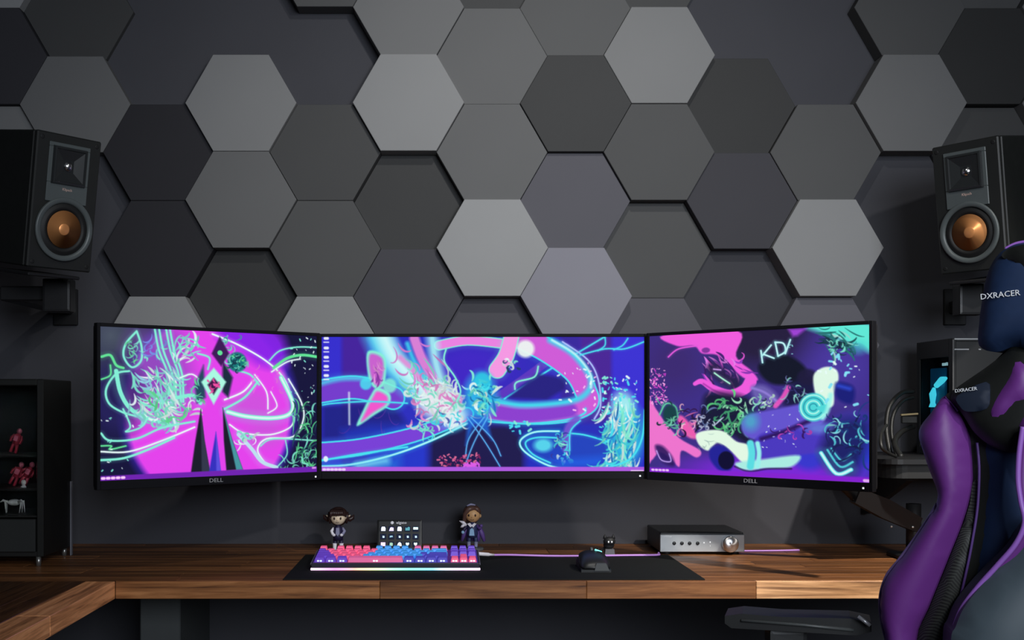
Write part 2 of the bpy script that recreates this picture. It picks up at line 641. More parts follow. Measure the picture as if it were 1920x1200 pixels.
def art_left(w, h):
    p = Paint(w, h, ((48, 55), (1535, 130), (1535, 1083), (55, 1150)), 3)
    p.c[:] = NAVY
    p.blob((120, 120), 420, 420, (92, 104, 112), 0.75, 1.0)  # grey glare of the upper left corner painted into the picture
    p.blob((830, 650), 640, 730, (66, 40, 205), 1.0, 7)
    p.blob((820, 650), 590, 680, MAG, 1.0, 14)
    p.poly([(900, 60), (1260, 90), (1330, 330), (1150, 330), (1000, 210), (860, 130)], PURP, 0.95, 14, True)
    p.poly([(300, 90), (560, 90), (640, 300), (660, 560), (420, 640), (290, 520), (230, 330)], (120, 74, 176), 0.75, 26, True)
    p.blob((170, 560), 220, 330, (40, 34, 96), 0.75, 2)
    for x, y, r_ in ((1080, 620, 150), (1180, 820, 130), (480, 660, 140)):
        p.blob((x, y), r_ * 1.6, r_, (196, 90, 214), 0.6, 1.6)
    # mint ribbons and leaves
    p.neon([(300, 90), (225, 180), (212, 270), (268, 345), (330, 300), (334, 200), (300, 90)], 13, MINT)
    p.curls((230, 150, 320, 330), 16, [MINT, GREEN], 7, 70)
    p.curls((350, 110, 480, 330), 14, [(120, 150, 235), MINT], 9, 90)
    for dx in (0, 30, 78, 104):
        p.neon([(425 + dx, 80), (455 + dx, 230), (520 + dx * .9, 400), (560 + dx * .6, 590)], 13, MINT)
    p.neon([(160, 370), (190, 520), (262, 640), (380, 705), (540, 755)], 26, MINT)
    p.neon([(250, 372), (160, 392), (92, 500), (112, 600), (205, 662), (300, 690)], 13, MINT)
    p.neon([(60, 270), (120, 260), (160, 330), (210, 350)], 16, GREEN)
    p.neon([(120, 330), (120, 400), (60, 430)], 10, GREEN)
    p.curls((250, 330, 560, 690), 110, [MINT, MINT, WHITE, (150, 220, 235)], 12, 130, 1.0)
    p.curls((540, 190, 720, 330), 22, [MINT, WHITE], 11, 100, -0.9)
    p.curls((420, 560, 690, 750), 34, [MINT, GREEN, WHITE], 12, 110)
    p.curls((560, 100, 680, 230), 8, [MINT], 10, 120, 0.5)
    p.neon([(580, 560), (690, 545), (740, 600)], 24, MINT)
    p.neon([(600, 420), (680, 395), (740, 440)], 9, WHITE)
    p.neon([(720, 250), (800, 280), (790, 360)], 12, MINT)
    p.neon([(60, 812), (120, 862), (300, 850), (480, 772), (700, 728)], 13, MINT)
    p.neon([(60, 940), (250, 940), (480, 862), (700, 768)], 11, WHITE)
    p.neon([(60, 1000), (220, 985), (400, 918), (560, 842)], 15, MINT)
    p.neon([(60, 900), (130, 900), (120, 925), (230, 900)], 10, GREEN)
    p.neon([(210, 640), (260, 760), (230, 800), (330, 770), (380, 700)], 11, MINT)
    # right hand sweep
    p.neon([(820, 112), (1000, 190), (1190, 305), (1310, 430), (1366, 590), (1350, 680)], 12, WHITE)
    p.neon([(1290, 420), (1370, 600), (1340, 680), (1220, 705), (1050, 692), (925, 660)], 32, MINT, WHITE)
    p.neon([(1340, 430), (1430, 600), (1440, 720), (1370, 835), (1190, 850), (1130, 930), (1190, 1030)], 11, WHITE)
    p.neon([(940, 750), (1040, 810), (1220, 820), (1350, 770), (1380, 700)], 10, WHITE)
    p.neon([(1110, 400), (1190, 520), (1200, 640)], 9, WHITE)
    p.neon([(1220, 520), (1262, 620), (1200, 670)], 8, WHITE)
    p.neon([(905, 575), (1030, 520), (1100, 440)], 12, WHITE)
    p.neon([(905, 640), (1040, 560), (1130, 450)], 14, MINT)
    p.neon([(1000, 372), (1080, 400), (1140, 470)], 12, MINT)
    p.neon([(1210, 300), (1280, 232), (1400, 206), (1535, 210)], 10, MINT)
    p.neon([(1240, 352), (1330, 285), (1430, 262), (1535, 275)], 20, GREEN)
    p.neon([(1225, 380), (1330, 310), (1420, 290)], 9, WHITE)
    p.blob((990, 310), 75, 78, (22, 120, 120), 1, 5)
    p.curls((930, 250, 1045, 370), 26, [GREEN, MINT, (20, 60, 80)], 9, 60)
    p.curls((880, 130, 980, 210), 14, [MINT, (60, 190, 170)], 8, 60)
    p.neon([(1000, 820), (1090, 920), (1160, 1010), (1260, 1050)], 26, (190, 225, 240))
    p.neon([(1150, 900), (1240, 850), (1520, 862)], 9, MINT)
    p.neon([(1320, 860), (1330, 960), (1270, 1040)], 8, MINT)
    p.curls((1000, 820, 1100, 900), 14, [WHITE, MINT], 10, 70)
    p.curls((1360, 640, 1520, 1030), 46, [GREEN, GREEN, MINT, (30, 90, 90)], 9, 110, -1.1)
    p.curls((1300, 980, 1520, 1050), 22, [GREEN, MINT], 8, 80)
    p.specks((1340, 130, 1530, 620), 34, [WHITE, MINT], 4, 13)
    p.specks((60, 640, 280, 1080), 16, [MINT, WHITE], 4, 12)
    p.curls((1090, 290, 1290, 520), 9, [(250, 120, 240)], 7, 50)
    # dark shards hanging under a pale diamond
    DK = (24, 26, 40)
    p.poly([(700, 470), (760, 330), (775, 560), (715, 600)], (16, 72, 78), 0.9, 3)
    p.poly([(890, 300), (960, 420), (930, 560), (890, 520)], (14, 40, 52), 0.95, 3)
    p.curls((690, 440, 750, 600), 14, [GREEN, MINT], 7, 60)
    p.poly([(870, 130), (935, 250), (880, 340), (815, 250)], (60, 24, 86), 1, 2)
    p.blob((872, 245), 20, 20, GREEN, 1, 4)
    p.poly([(830, 350), (915, 450), (830, 610), (745, 450)], (170, 250, 226), 1, 2)
    p.poly([(830, 420), (872, 470), (830, 540), (788, 470)], (64, 16, 70), 1, 2)
    p.curls((800, 440, 850, 510), 12, [(250, 84, 170)], 9, 40)
    p.poly([(676, 1088), (806, 1080), (768, 860), (742, 640), (706, 860)], DK, 1, 1.5)
    p.poly([(742, 640), (768, 860), (806, 1080), (750, 1084)], (50, 54, 74), 1, 1.5)
    p.poly([(918, 1072), (1030, 1064), (955, 850), (892, 630), (900, 860)], DK, 1, 1.5)
    p.poly([(892, 630), (955, 850), (1030, 1064), (985, 1067)], (70, 150, 160), 1, 1.5)
    p.poly([(800, 1082), (880, 1076), (846, 800)], (52, 48, 190), 1, 1.5)
    p.poly([(846, 800), (880, 1076), (850, 1078)], (90, 80, 220), 1, 1.5)
    # task bar
    p.poly([(40, 1113), (1540, 1042), (1540, 1090), (40, 1160)], (112, 34, 176), 1, 1)
    for i in range(5):
        x = 75 + 34 * i
        p.stroke([(x - 5, 1129 - i * 1.6), (x + 7, 1128.5 - i * 1.6)], 18, (250, 205, 250), 1, sm=False)
    p.stroke([(1505, 1053), (1522, 1052)], 14, (225, 160, 240), 0.9, sm=False)
    return p.linear()


def art_center(w, h):
    p = Paint(w, h, ((35, 62), (1865, 62), (1865, 830), (35, 830)), 8)
    p.c[:] = (46, 34, 186)
    for x0, x1, c in ((35, 150, (52, 44, 208)), (150, 300, (70, 28, 150)), (300, 480, (44, 40, 196)), (480, 700, (40, 44, 190)),
                      (1390, 1500, (52, 30, 150)), (1500, 1680, (74, 26, 142)), (1680, 1865, (56, 44, 214))):
        p.poly([(x0, 40), (x1, 40), (x1, 850), (x0, 850)], c, 0.85, 5)
    p.blob((880, 240), 330, 190, (62, 30, 196), 0.9, 1.6)
    p.poly([(640, 560), (1190, 560), (1190, 830), (640, 830)], (22, 16, 62), 0.9, 10)
    p.poly([(35, 450), (440, 440), (520, 560), (300, 640), (35, 650)], (26, 30, 128), 0.9, 8)
    p.poly([(150, 590), (300, 560), (640, 560), (640, 830), (150, 780)], (28, 60, 210), 0.55, 10)
    p.poly([(1190, 560), (1560, 540), (1865, 560), (1865, 830), (1190, 830)], (28, 44, 190), 0.85, 10)
    p.poly([(1090, 560), (1400, 540), (1400, 600), (1180, 640)], (20, 40, 150), 0.8, 10)
    p.curls((180, 440, 420, 600), 7, [(150, 60, 190)], 5, 120, 1.57, 0.5)
    PK, VI = (234, 128, 224), (128, 62, 214)

    def ribbon(pts, w, col, edge=CYAN, ew=11, w2=None):
        p.stroke(pts, w + ew * 3, edge, 0.25, soft=8, w2=(w2 + ew * 3) if w2 else None)
        p.stroke(pts, w + ew * 1.6, edge, 1, w2=(w2 + ew * 1.6) if w2 else None)
        p.stroke(pts, w, col, 1, w2=w2)

    ribbon([(20, 375), (200, 350), (330, 370), (440, 410)], 120, (116, 58, 204))
    p.stroke([(20, 330), (150, 300), (300, 300)], 26, CYAN, 0.75, 4)
    ribbon([(20, 715), (250, 690), (520, 630), (700, 570), (860, 500)], 90, (120, 62, 214), w2=60)
    p.neon([(20, 800), (200, 790), (420, 740), (640, 660), (860, 555)], 13, CYAN, WHITE)
    p.neon([(20, 770), (240, 730), (520, 690)], 10, CYAN)
    p.stroke([(240, 800), (400, 770)], 40, (150, 250, 250), 0.8, 8)
    p.poly([(35, 800), (300, 790), (480, 745), (480, 830), (35, 830)], (30, 150, 226), 0.45, 12)
    # right loop
    p.neon([(1070, 415), (1340, 240), (1540, 120), (1640, 60)], 9, CYAN)
    p.stroke([(1040, 400), (1250, 250), (1420, 120)], 46, (92, 50, 190), 0.95)
    p.poly([(1090, 410), (1250, 270), (1420, 300), (1410, 360), (1310, 420)], (30, 22, 120), 0.9, 4)
    p.neon([(1130, 360), (1140, 320), (1240, 290), (1262, 230)], 9, MINT)
    ribbon([(1170, 60), (1330, 150), (1470, 260), (1530, 370), (1540, 440), (1420, 490), (1200, 505), (980, 480)], 130, (206, 88, 214), w2=92)
    p.stroke([(1440, 480), (1200, 510), (990, 488)], 84, (136, 58, 206), 0.95, 4)
    p.stroke([(1330, 80), (1450, 150), (1540, 260), (1560, 340), (1500, 410), (1370, 440), (1160, 450), (1030, 425)], 34, (64, 214, 236), 0.9, 4)
    p.stroke([(1340, 80), (1470, 160), (1556, 270), (1560, 350)], 12, WHITE, 0.8, 2)
    p.neon([(1400, 90), (1540, 190), (1600, 300), (1615, 450), (1580, 530)], 9, (170, 190, 250))
    p.neon([(980, 545), (1200, 556), (1420, 535), (1520, 500), (1530, 470)], 10, CYAN)
    p.neon([(1500, 165), (1640, 130), (1750, 130), (1860, 90)], 8, CYAN)
    p.neon([(1640, 60), (1640, 110), (1600, 140)], 7, CYAN)
    p.neon([(1770, 70), (1740, 110), (1690, 135)], 7, CYAN)
    p.specks((1380, 200, 1590, 480), 26, [WHITE, (250, 190, 240)], 5, 16)
    # top bands
    ribbon([(700, 110), (860, 82), (1060, 100)], 46, PK, MINT, 8)
    ribbon([(1110, 60), (1080, 170), (1030, 250)], 76, (244, 150, 226), MINT, 8, 88)
    p.blob((1190, 130), 60, 60, (236, 246, 240), 0.95, 3)
    p.curls((1060, 190, 1150, 250), 10, [MINT, WHITE, (20, 60, 110)], 9, 50)
    # white hot diagonal stream
    for off, c, wd in ((0, (66, 214, 240), 150), (20, (150, 240, 246), 100), (36, WHITE, 60)):
        p.stroke([(350 + off, 50), (420 + off, 190), (520 + off, 300), (640 + off, 400), (770 + off, 510)], wd, c, 0.85, 14)
    p.stroke([(660, 60), (680, 200), (720, 330), (790, 440)], 62, (170, 244, 244), 0.9, 8)
    p.stroke([(560, 70), (600, 180), (660, 290)], 56, (224, 130, 214), 0.95, 3)
    p.stroke([(480, 180), (560, 260), (660, 380)], 30, (226, 140, 214), 0.9, 3)
    p.stroke([(520, 100), (560, 200), (640, 320)], 26, (60, 200, 236), 0.9, 3)
    p.curls((440, 90, 720, 330), 26, [MINT, WHITE, (230, 130, 220)], 8, 120, 0.95)
    p.blob((690, 440), 150, 120, (240, 226, 240), 0.9, 1.8)
    p.curls((540, 330, 830, 560), 110, [WHITE, (236, 140, 214), MINT, WHITE], 10, 90)
    p.blob((780, 535), 62, 56, (226, 236, 244), 0.9, 3)
    p.curls((720, 500, 830, 580), 14, [(90, 110, 200), WHITE, CYAN], 8, 50)
    p.curls((570, 520, 700, 600), 16, [CYAN, MINT], 8, 70)
    p.neon([(740, 130), (730, 200), (790, 290), (822, 370), (800, 430)], 9, MINT)
    # pink petals at the left
    p.poly([(296, 145), (385, 165), (400, 250), (385, 340), (330, 350), (296, 270)], MINT, 1, 2, True)
    p.poly([(308, 162), (374, 180), (386, 250), (370, 326), (338, 334), (308, 262)], (200, 96, 206), 1, 3, True)
    p.curls((315, 190, 365, 300), 12, [(236, 150, 226), (150, 60, 180)], 8, 60, 1.3)
    p.poly([(420, 385), (415, 450), (330, 510), (235, 570), (265, 490), (310, 400), (350, 350)], MINT, 1, 2, True)
    p.poly([(405, 400), (400, 445), (325, 495), (260, 545), (285, 485), (325, 405), (352, 372)], (240, 84, 204), 1, 3, True)
    p.blob((420, 340), 46, 50, MINT, 0.85, 3)
    p.blob((285, 330), 40, 40, CYAN, 0.85, 3)
    p.stroke([(190, 380), (192, 560)], 9, WHITE, 0.85, 2, sm=False)
    p.neon([(40, 450), (110, 440), (300, 430), (520, 440)], 8, CYAN)
    # glowing column and spread lines
    p.blob((935, 400), 120, 170, (40, 190, 236), 0.9, 2)
    p.blob((945, 320), 60, 70, (40, 200, 226), 0.9, 3)
    p.curls((880, 300, 1010, 510), 60, [MINT, WHITE, CYAN, (20, 120, 190)], 10, 70)
    p.poly([(865, 520), (970, 520), (1000, 650), (930, 560), (900, 560), (850, 680)], (24, 96, 206), 0.9, 4)
    for a_, b_, c_ in (((860, 520), (960, 660), (1045, 800)), ((975, 520), (900, 660), (845, 800)), ((880, 520), (1000, 640), (1050, 740)), ((955, 520), (870, 640), (850, 740))):
        p.neon([a_, b_, c_], 6, (90, 180, 246))
    p.specks((700, 730, 950, 800), 60, [(200, 60, 130), (226, 110, 150), (130, 30, 90)], 5, 14)
    p.specks((830, 785, 930, 805), 26, [(220, 90, 230)], 8, 16)
    # swirl at the lower right
    p.poly([(1160, 650), (1260, 600), (1400, 590), (1660, 650), (1640, 760), (1440, 810), (1300, 790)], (26, 70, 190), 0.8, 6, True)
    p.neon([(1380, 600), (1240, 605), (1160, 655), (1190, 720), (1320, 795), (1460, 820)], 12, CYAN, WHITE)
    p.neon([(1400, 640), (1260, 635), (1190, 665), (1230, 730), (1330, 780)], 9, CYAN)
    p.blob((1290, 680), 70, 50, (90, 226, 240), 0.9, 2)
    p.neon([(1400, 610), (1520, 620), (1660, 660)], 9, CYAN)
    p.stroke([(1480, 530), (1430, 590), (1420, 700)], 44, (120, 80, 206), 0.9, 3)
    p.neon([(1500, 540), (1445, 600), (1440, 710)], 8, CYAN)
    p.curls((1360, 600, 1440, 760), 20, [CYAN, MINT, (60, 60, 180)], 7, 50)
    p.curls((1370, 740, 1450, 770), 10, [WHITE, CYAN], 12, 34)
    p.poly([(1340, 760), (1640, 740), (1600, 806), (1400, 806)], (26, 92, 226), 0.8, 8)
    p.specks((1090, 545, 1220, 600), 14, [CYAN, MINT], 6, 20)
    # plume at the right
    p.blob((1760, 620), 130, 240, (40, 190, 226), 0.9, 2)
    p.blob((1740, 450), 90, 110, (170, 246, 240), 0.9, 1.6)
    p.specks((1620, 290, 1820, 580), 110, [MINT, CYAN, WHITE], 5, 16)
    p.curls((1650, 430, 1840, 790), 90, [CYAN, MINT, (24, 120, 200), WHITE], 10, 150, 1.75)
    p.curls((1610, 760, 1800, 815), 20, [CYAN, MINT], 8, 110, 2.6)
    p.neon([(1865, 480), (1850, 640), (1780, 760), (1640, 810)], 10, CYAN)
    # desktop icons and the task bar
    for y in (80, 135, 188, 240, 292):
        p.stroke([(54, y - 10), (68, y - 10)], 16, (240, 244, 250), 0.95, sm=False)
        p.stroke([(48, y + 12), (74, y + 12)], 7, (240, 240, 250), 0.9, sm=False)
    p.blob((58, 758), 16, 20, (226, 240, 250), 1, 3)
    p.poly([(30, 803), (1870, 803), (1870, 834), (30, 834)], (172, 88, 222), 1, 1)
    for i in range(6):
        p.stroke([(46 + 22 * i, 818), (54 + 22 * i, 818)], 14, (236, 210, 250), 0.95, sm=False)
    p.stroke([(1790, 826), (1855, 826)], 9, (240, 210, 250), 0.9, sm=False)
    return p.linear()


def art_right(w, h):
    p = Paint(w, h, ((45, 125), (1450, 60), (1450, 1100), (45, 1020)), 5)
    p.c[:] = (62, 46, 134)
    p.blob((760, 120), 420, 330, (38, 30, 62), 1, 1.6)
    p.blob((200, 300), 300, 300, (60, 42, 112), 0.9, 1.4)
    p.blob((1250, 330), 300, 300, (74, 56, 160), 0.9, 1.3)
    p.blob((1370, 880), 260, 260, (48, 62, 218), 0.95, 1.5)
    p.blob((800, 1020), 760, 150, (122, 40, 214), 1, 1.6)
    p.blob((1060, 930), 130, 100, (54, 56, 206), 0.95, 2)
    PK = (240, 92, 222)
    # pink veil
    p.poly([(130, 120), (610, 95), (598, 260), (700, 360), (735, 420), (640, 400), (540, 300), (470, 250), (380, 240), (330, 190), (220, 190)], PK, 1, 2, True)
    p.neon([(350, 190), (230, 210), (165, 262)], 10, (230, 90, 220))
    p.curls((380, 230, 640, 400), 34, [(150, 60, 200), (230, 130, 236), (64, 30, 110), PK], 12, 130, 0.7)
    p.blob((405, 220), 34, 22, (120, 50, 150), 0.9, 3)
    p.stroke([(455, 345), (520, 400), (590, 440)], 90, (36, 30, 66), 0.9, 8)
    p.neon([(460, 370), (500, 400), (558, 440)], 10, (170, 240, 210))
    p.neon([(455, 345), (500, 350)], 8, (210, 160, 240))
    p.stroke([(335, 440), (380, 425), (450, 470), (560, 510), (650, 480), (690, 430)], 26, PK, 1, 1.2, w2=80)
    p.stroke([(390, 440), (470, 490), (570, 520)], 8, (140, 40, 150), 0.8, 2)
    # lower left pink mass
    p.poly([(40, 560), (90, 610), (150, 700), (240, 800), (370, 880), (345, 925), (250, 880), (235, 985), (180, 930), (110, 890), (60, 940), (40, 930)], (238, 116, 206), 1, 2, True)
    p.poly([(225, 660), (260, 655), (330, 740), (345, 800), (290, 790), (240, 730)], (236, 92, 176), 1, 3, True)
    p.specks((50, 340, 150, 580), 110, [(236, 96, 206), (250, 170, 230), (190, 60, 190)], 4, 13)
    p.poly([(80, 850), (130, 850), (190, 920), (200, 980), (120, 950)], (40, 22, 90), 0.9, 4, True)
    p.neon([(90, 880), (120, 940), (180, 950), (170, 900)], 8, (180, 150, 230))
    p.neon([(110, 640), (150, 570), (210, 590), (225, 660)], 11, (96, 200, 160))
    p.blob((175, 640), 60, 80, (20, 66, 66), 0.95, 3)
    p.curls((120, 580, 230, 740), 20, [(120, 220, 180), (30, 60, 70), (90, 180, 150)], 9, 70)
    p.curls((220, 620, 360, 760), 20, [(240, 120, 190), (50, 20, 70), (250, 190, 220)], 9, 70)
    # dark scrollwork
    p.poly([(430, 500), (700, 560), (690, 830), (560, 780), (420, 740), (360, 700), (380, 620)], (22, 24, 52), 0.95, 8, True)
    p.curls((450, 530, 680, 760), 60, [(96, 214, 130), (70, 170, 120), (160, 240, 190), (24, 40, 60)], 11, 90)
    p.curls((350, 620, 480, 750), 22, [(200, 210, 240), (24, 26, 50), (100, 120, 170)], 8, 70)
    # soft shapes in the middle
    p.poly([(750, 310), (900, 250), (1040, 340), (1010, 430), (850, 450), (760, 390)], (18, 22, 40), 1, 4, True)
    p.poly([(980, 420), (1080, 400), (1090, 540), (960, 590), (900, 560)], (24, 24, 62), 0.95, 6, True)
    p.blob((1050, 400), 70, 60, (30, 26, 60), 0.9, 3)
    p.poly([(700, 460), (780, 455), (860, 520), (850, 590), (760, 600), (710, 530)], (108, 96, 176), 0.95, 5, True)
    p.stroke([(700, 470), (780, 500), (860, 560)], 14, (150, 130, 220), 0.9, 2)
    p.curls((720, 520, 830, 600), 20, [(150, 236, 206), (210, 250, 230), (40, 50, 90)], 9, 60)
    p.stroke([(850, 590), (900, 530), (930, 470)], 30, (230, 84, 190), 0.95, 2)
    p.curls((900, 420, 1060, 580), 20, [(150, 226, 214), (60, 60, 130), (120, 130, 190)], 7, 80)
    # the lettering
    LT = (150, 236, 240)
    for s in ([(757, 226), (767, 304)], [(822, 190), (768, 256)], [(774, 250), (840, 276)], [(848, 172), (866, 262)], [(848, 172), (900, 180), (912, 232), (866, 262)],
              [(944, 156), (912, 246)]):
        p.neon(s, 11, LT, WHITE)
    p.specks((930, 170, 960, 250), 6, [LT], 4, 9)
    # big lilac bands
    p.stroke([(715, 722), (900, 690), (1075, 655)], 170, (100, 84, 206), 1, 3, sm=False)
    p.blob((690, 690), 80, 90, (70, 190, 200), 0.7, 1.3)
    p.stroke([(800, 850), (1000, 822), (1195, 800)], 172, (74, 56, 190), 1, 3, sm=False)
    p.blob((1140, 740), 150, 50, (110, 140, 220), 0.7, 1.4)
    p.stroke([(760, 805), (900, 760), (1060, 690)], 26, (44, 20, 90), 0.95, 3)
    p.curls((870, 720, 1060, 780), 12, [(200, 70, 190), (60, 24, 110)], 9, 60)
    p.specks((740, 620, 1000, 880), 22, [(180, 180, 240), WHITE], 3, 8)
    # pale clouds
    p.poly([(1090, 400), (1130, 350), (1190, 335), (1240, 360), (1250, 420), (1225, 500), (1215, 590), (1150, 600), (1105, 520)], (222, 248, 230), 1, 2, True)
    p.poly([(345, 770), (430, 745), (520, 755), (600, 820), (680, 850), (700, 960), (640, 960), (560, 880), (480, 830), (420, 880), (360, 840)], (226, 248, 228), 1, 2, True)
    p.curls((350, 760, 470, 870), 8, [(170, 200, 196)], 5, 60, 0.4, 0.6)
    p.poly([(600, 960), (760, 940), (1000, 915), (950, 990), (780, 1000), (690, 1012), (620, 1000)], (170, 236, 226), 1, 3, True)
    p.stroke([(590, 985), (680, 1018), (800, 1002), (950, 1002)], 8, (16, 14, 50), 0.9, 2)
    for x, wd, c in ((690, 46, (90, 220, 226)), (735, 30, (150, 240, 236))):
        p.stroke([(x, 835), (x + 10, 900), (x, 985)], wd, c, 1, 2)
    p.blob((1090, 600), 92, 96, (80, 216, 216), 1, 7)
    for r_ in (80, 62, 42, 24):
        p.stroke([(1090 + r_ * math.cos(t), 600 + r_ * math.sin(t)) for t in np.linspace(0.6, 6, 14)], 8, (190, 250, 236) if r_ in (80, 42) else (40, 150, 170), 0.9, per=2)
    p.stroke([(1200, 520), (1180, 620), (1150, 670)], 26, (160, 246, 236), 0.9, 3)
    # dark discs
    p.poly([(1235, 440), (1330, 455), (1355, 510), (1330, 580), (1240, 540)], (26, 30, 120), 1, 4, True)
    p.stroke([(1250, 460), (1320, 480)], 20, (50, 80, 220), 0.9, 4)
    p.poly([(440, 860), (520, 850), (585, 930), (560, 1010), (490, 1010), (430, 930)], (34, 34, 150), 1, 3, True)
    p.blob((535, 945), 58, 66, (14, 12, 50), 1, 6)
    # lower right chevrons
    p.poly([(1130, 900), (1240, 700), (1440, 720), (1370, 1020), (1250, 1050)], (26, 30, 84), 0.85, 12, True)
    p.neon([(1140, 900), (1235, 1035), (1330, 1010)], 24, (100, 226, 230), WHITE)
    p.neon([(1180, 880), (1260, 990), (1340, 960)], 12, (80, 200, 214))
    p.neon([(1205, 870), (1270, 950), (1330, 910)], 10, (80, 200, 214))
    p.curls((1180, 640, 1420, 960), 46, [(90, 214, 226), (26, 34, 90), (150, 236, 240), (30, 60, 130)], 9, 110)
    # corner spray
    p.poly([(1060, 70), (1460, 55), (1460, 240), (1390, 200), (1330, 190), (1230, 150), (1130, 110)], (96, 232, 214), 1, 6, True)
    p.curls((1090, 80, 1330, 200), 36, [(22, 60, 72), (190, 250, 240), (40, 120, 120)], 10, 130, 0.5)
    p.curls((1210, 160, 1300, 250), 12, [(130, 240, 214), (22, 40, 70)], 8, 60)
    p.blob((1380, 210), 70, 60, (70, 206, 206), 0.6, 1.2)
    p.specks((1100, 240, 1440, 620), 24, [(130, 226, 246), WHITE], 5, 22)
    p.poly([(930, 85), (1050, 80), (990, 130), (960, 135)], (170, 70, 226), 0.9, 4)
    # task bar
    p.poly([(40, 988), (1455, 1062), (1455, 1110), (40, 1030)], (132, 34, 208), 1, 2)
    for i in range(5):
        p.stroke([(62 + 23 * i, 1004 + i), (70 + 23 * i, 1004.5 + i)], 15, (240, 200, 250), 0.95, sm=False)
    p.stroke([(1415, 1082), (1442, 1084)], 18, (236, 190, 246), 0.9, sm=False)
    return p.linear()


def screen_material(name):
    m = bpy.data.materials.new(name)
    m.use_nodes = True
    nt = m.node_tree
    b = nt.nodes['Principled BSDF']
    at_ = nt.nodes.new('ShaderNodeAttribute')
    at_.attribute_name = 'picture'
    b.inputs['Base Color'].default_value = (0.003, 0.003, 0.004, 1)
    b.inputs['Roughness'].default_value = 0.5
    b.inputs['Specular IOR Level'].default_value = 0.06
    nt.links.new(at_.outputs['Color'], b.inputs['Emission Color'])
    b.inputs['Emission Strength'].default_value = 1.0
    return m


screen_m = screen_material('lit_screen')


def screen_mesh(w, h, img, y):
    """flat panel centred on local x, z; the picture is printed as one colour per vertex"""
    H, W = img.shape[:2]
    xs = (np.arange(W) / (W - 1) - 0.5) * w
    zs = (0.5 - np.arange(H) / (H - 1)) * h
    X, Z = np.meshgrid(xs, zs)
    co = np.stack([X, np.full_like(X, y), Z], -1).reshape(-1, 3)
    idx = np.arange(W * H).reshape(H, W)
    q = np.stack([idx[:-1, :-1], idx[1:, :-1], idx[1:, 1:], idx[:-1, 1:]], -1).reshape(-1, 4)
    me = bpy.data.meshes.new('screen')
    me.vertices.add(len(co))
    me.vertices.foreach_set('co', co.ravel())
    me.loops.add(q.size)
    me.loops.foreach_set('vertex_index', q.ravel().astype(np.int32))
    me.polygons.add(len(q))
    me.polygons.foreach_set('loop_start', np.arange(0, q.size, 4, dtype=np.int32))
    me.polygons.foreach_set('loop_total', np.full(len(q), 4, dtype=np.int32))
    me.update()
    ca = me.color_attributes.new('picture', 'FLOAT_COLOR', 'POINT')
    ca.data.foreach_set('color', np.c_[img.reshape(-1, 3), np.ones(W * H)].ravel().astype(np.float32))
    return me


bezel_m = mat('bezel_black', (0.006, 0.006, 0.008), rough=0.6, noise=0.1, spec=0.15)
shell_m = mat('monitor_shell', (0.012, 0.012, 0.014), rough=0.5, noise=0.1)
print_m = mat('silver_print', (0.45, 0.45, 0.46), rough=0.4, metal=0.3)
white_glow = mat('white_indicator', (0.8, 0.8, 0.8), emit=(0.9, 0.95, 1.0), estr=0.7)


def monitor(label, a, b, d_a, d_b, art, res, brand=None, led=None, group='monitors on the wall', mount='wall', zc=0.0):
    """a, b: frame x of the left and right edge, d_a, d_b their distances"""
    A = Vector(((a - PX) / F * d_a, d_a))
    B = Vector(((b - PX) / F * d_b, d_b))
    w = (B - A).length
    hgt = 0.366
    ang = math.atan2(B.y - A.y, B.x - A.x)
    c = (A + B) / 2
    t = thing('monitor', label, 'monitor', (c.x, c.y, CAMZ + zc), ang, group)
    bz, bb = 0.008, 0.020
    f = MB()
    f.box((-w / 2, 0, -hgt / 2), (-w / 2 + bz, 0.018, hgt / 2), 0.0008)
    f.box((w / 2 - bz, 0, -hgt / 2), (w / 2, 0.018, hgt / 2), 0.0008)
    f.box((-w / 2 + bz, 0, hgt / 2 - bz), (w / 2 - bz, 0.018, hgt / 2), 0.0008)
    f.box((-w / 2 + bz, 0, -hgt / 2), (w / 2 - bz, 0.018, -hgt / 2 + bb), 0.0008)
    f.build('bezel', bezel_m, t)
    s = MB()
    s.box((-w / 2 + 0.004, 0.018, -hgt / 2 + 0.004), (w / 2 - 0.004, 0.034, hgt / 2 - 0.004), 0.006)
    s.box((-w * 0.3, 0.034, -0.12), (w * 0.3, 0.052, 0.12), 0.008)
    s.build('back_shell', shell_m, t)
    sw, sh = w - 2 * bz, hgt - bz - bb
    sc = link('screen', screen_mesh(sw, sh, art(*res), 0.0025), screen_m, t)
    sc.location.z = (bb - bz) / 2
    if brand:
        text('brand_mark', brand, 0.013, print_m, t, Matrix.Translation((0.0, -0.0002, -hgt / 2 + bb / 2)) @ RX, sx=1.25)
    if led is not None:
        MB().box((led * w / 2 - 0.002, -0.0006, -hgt / 2 + 0.006), (led * w / 2 + 0.002, 0.001, -hgt / 2 + 0.010)).build('power_light', white_glow, t)
    # wall mount behind: plate, arm to the wall
    rot = Matrix.Rotation(-ang, 4, 'Z')
    m = MB()
    m.box((-0.06, 0.052, -0.06), (0.06, 0.060, 0.06), 0.002)
    p0 = Vector((0, 0.056, 0))
    n = rot @ Vector((0, 1, 0))
    reach = WALL - c.y
    if mount == 'wall':
        e = rot @ Vector((0, reach - 0.004, 0))
        m.tube([p0, p0 + (e - p0) * 0.5, e], 0.02, 12)
    m.build('mount', black_metal, t)
    return t


mon_c = monitor('ultrawide monitor in the centre with neon ribbons on deep blue', 597, 1214, 2.87, 2.87, art_center, (610, 256), led=0.955)
mon_l = monitor('angled left monitor showing mint swirls over a magenta disc', 182, 600, 2.485, 2.846, art_left, (440, 300), 'DELL', 0.955)
mon_r = monitor('angled right monitor showing pink and lilac shapes with lettering', 1212, 1636, 2.850, 2.425, art_right, (440, 300), 'DELL', 0.93, mount='arm')

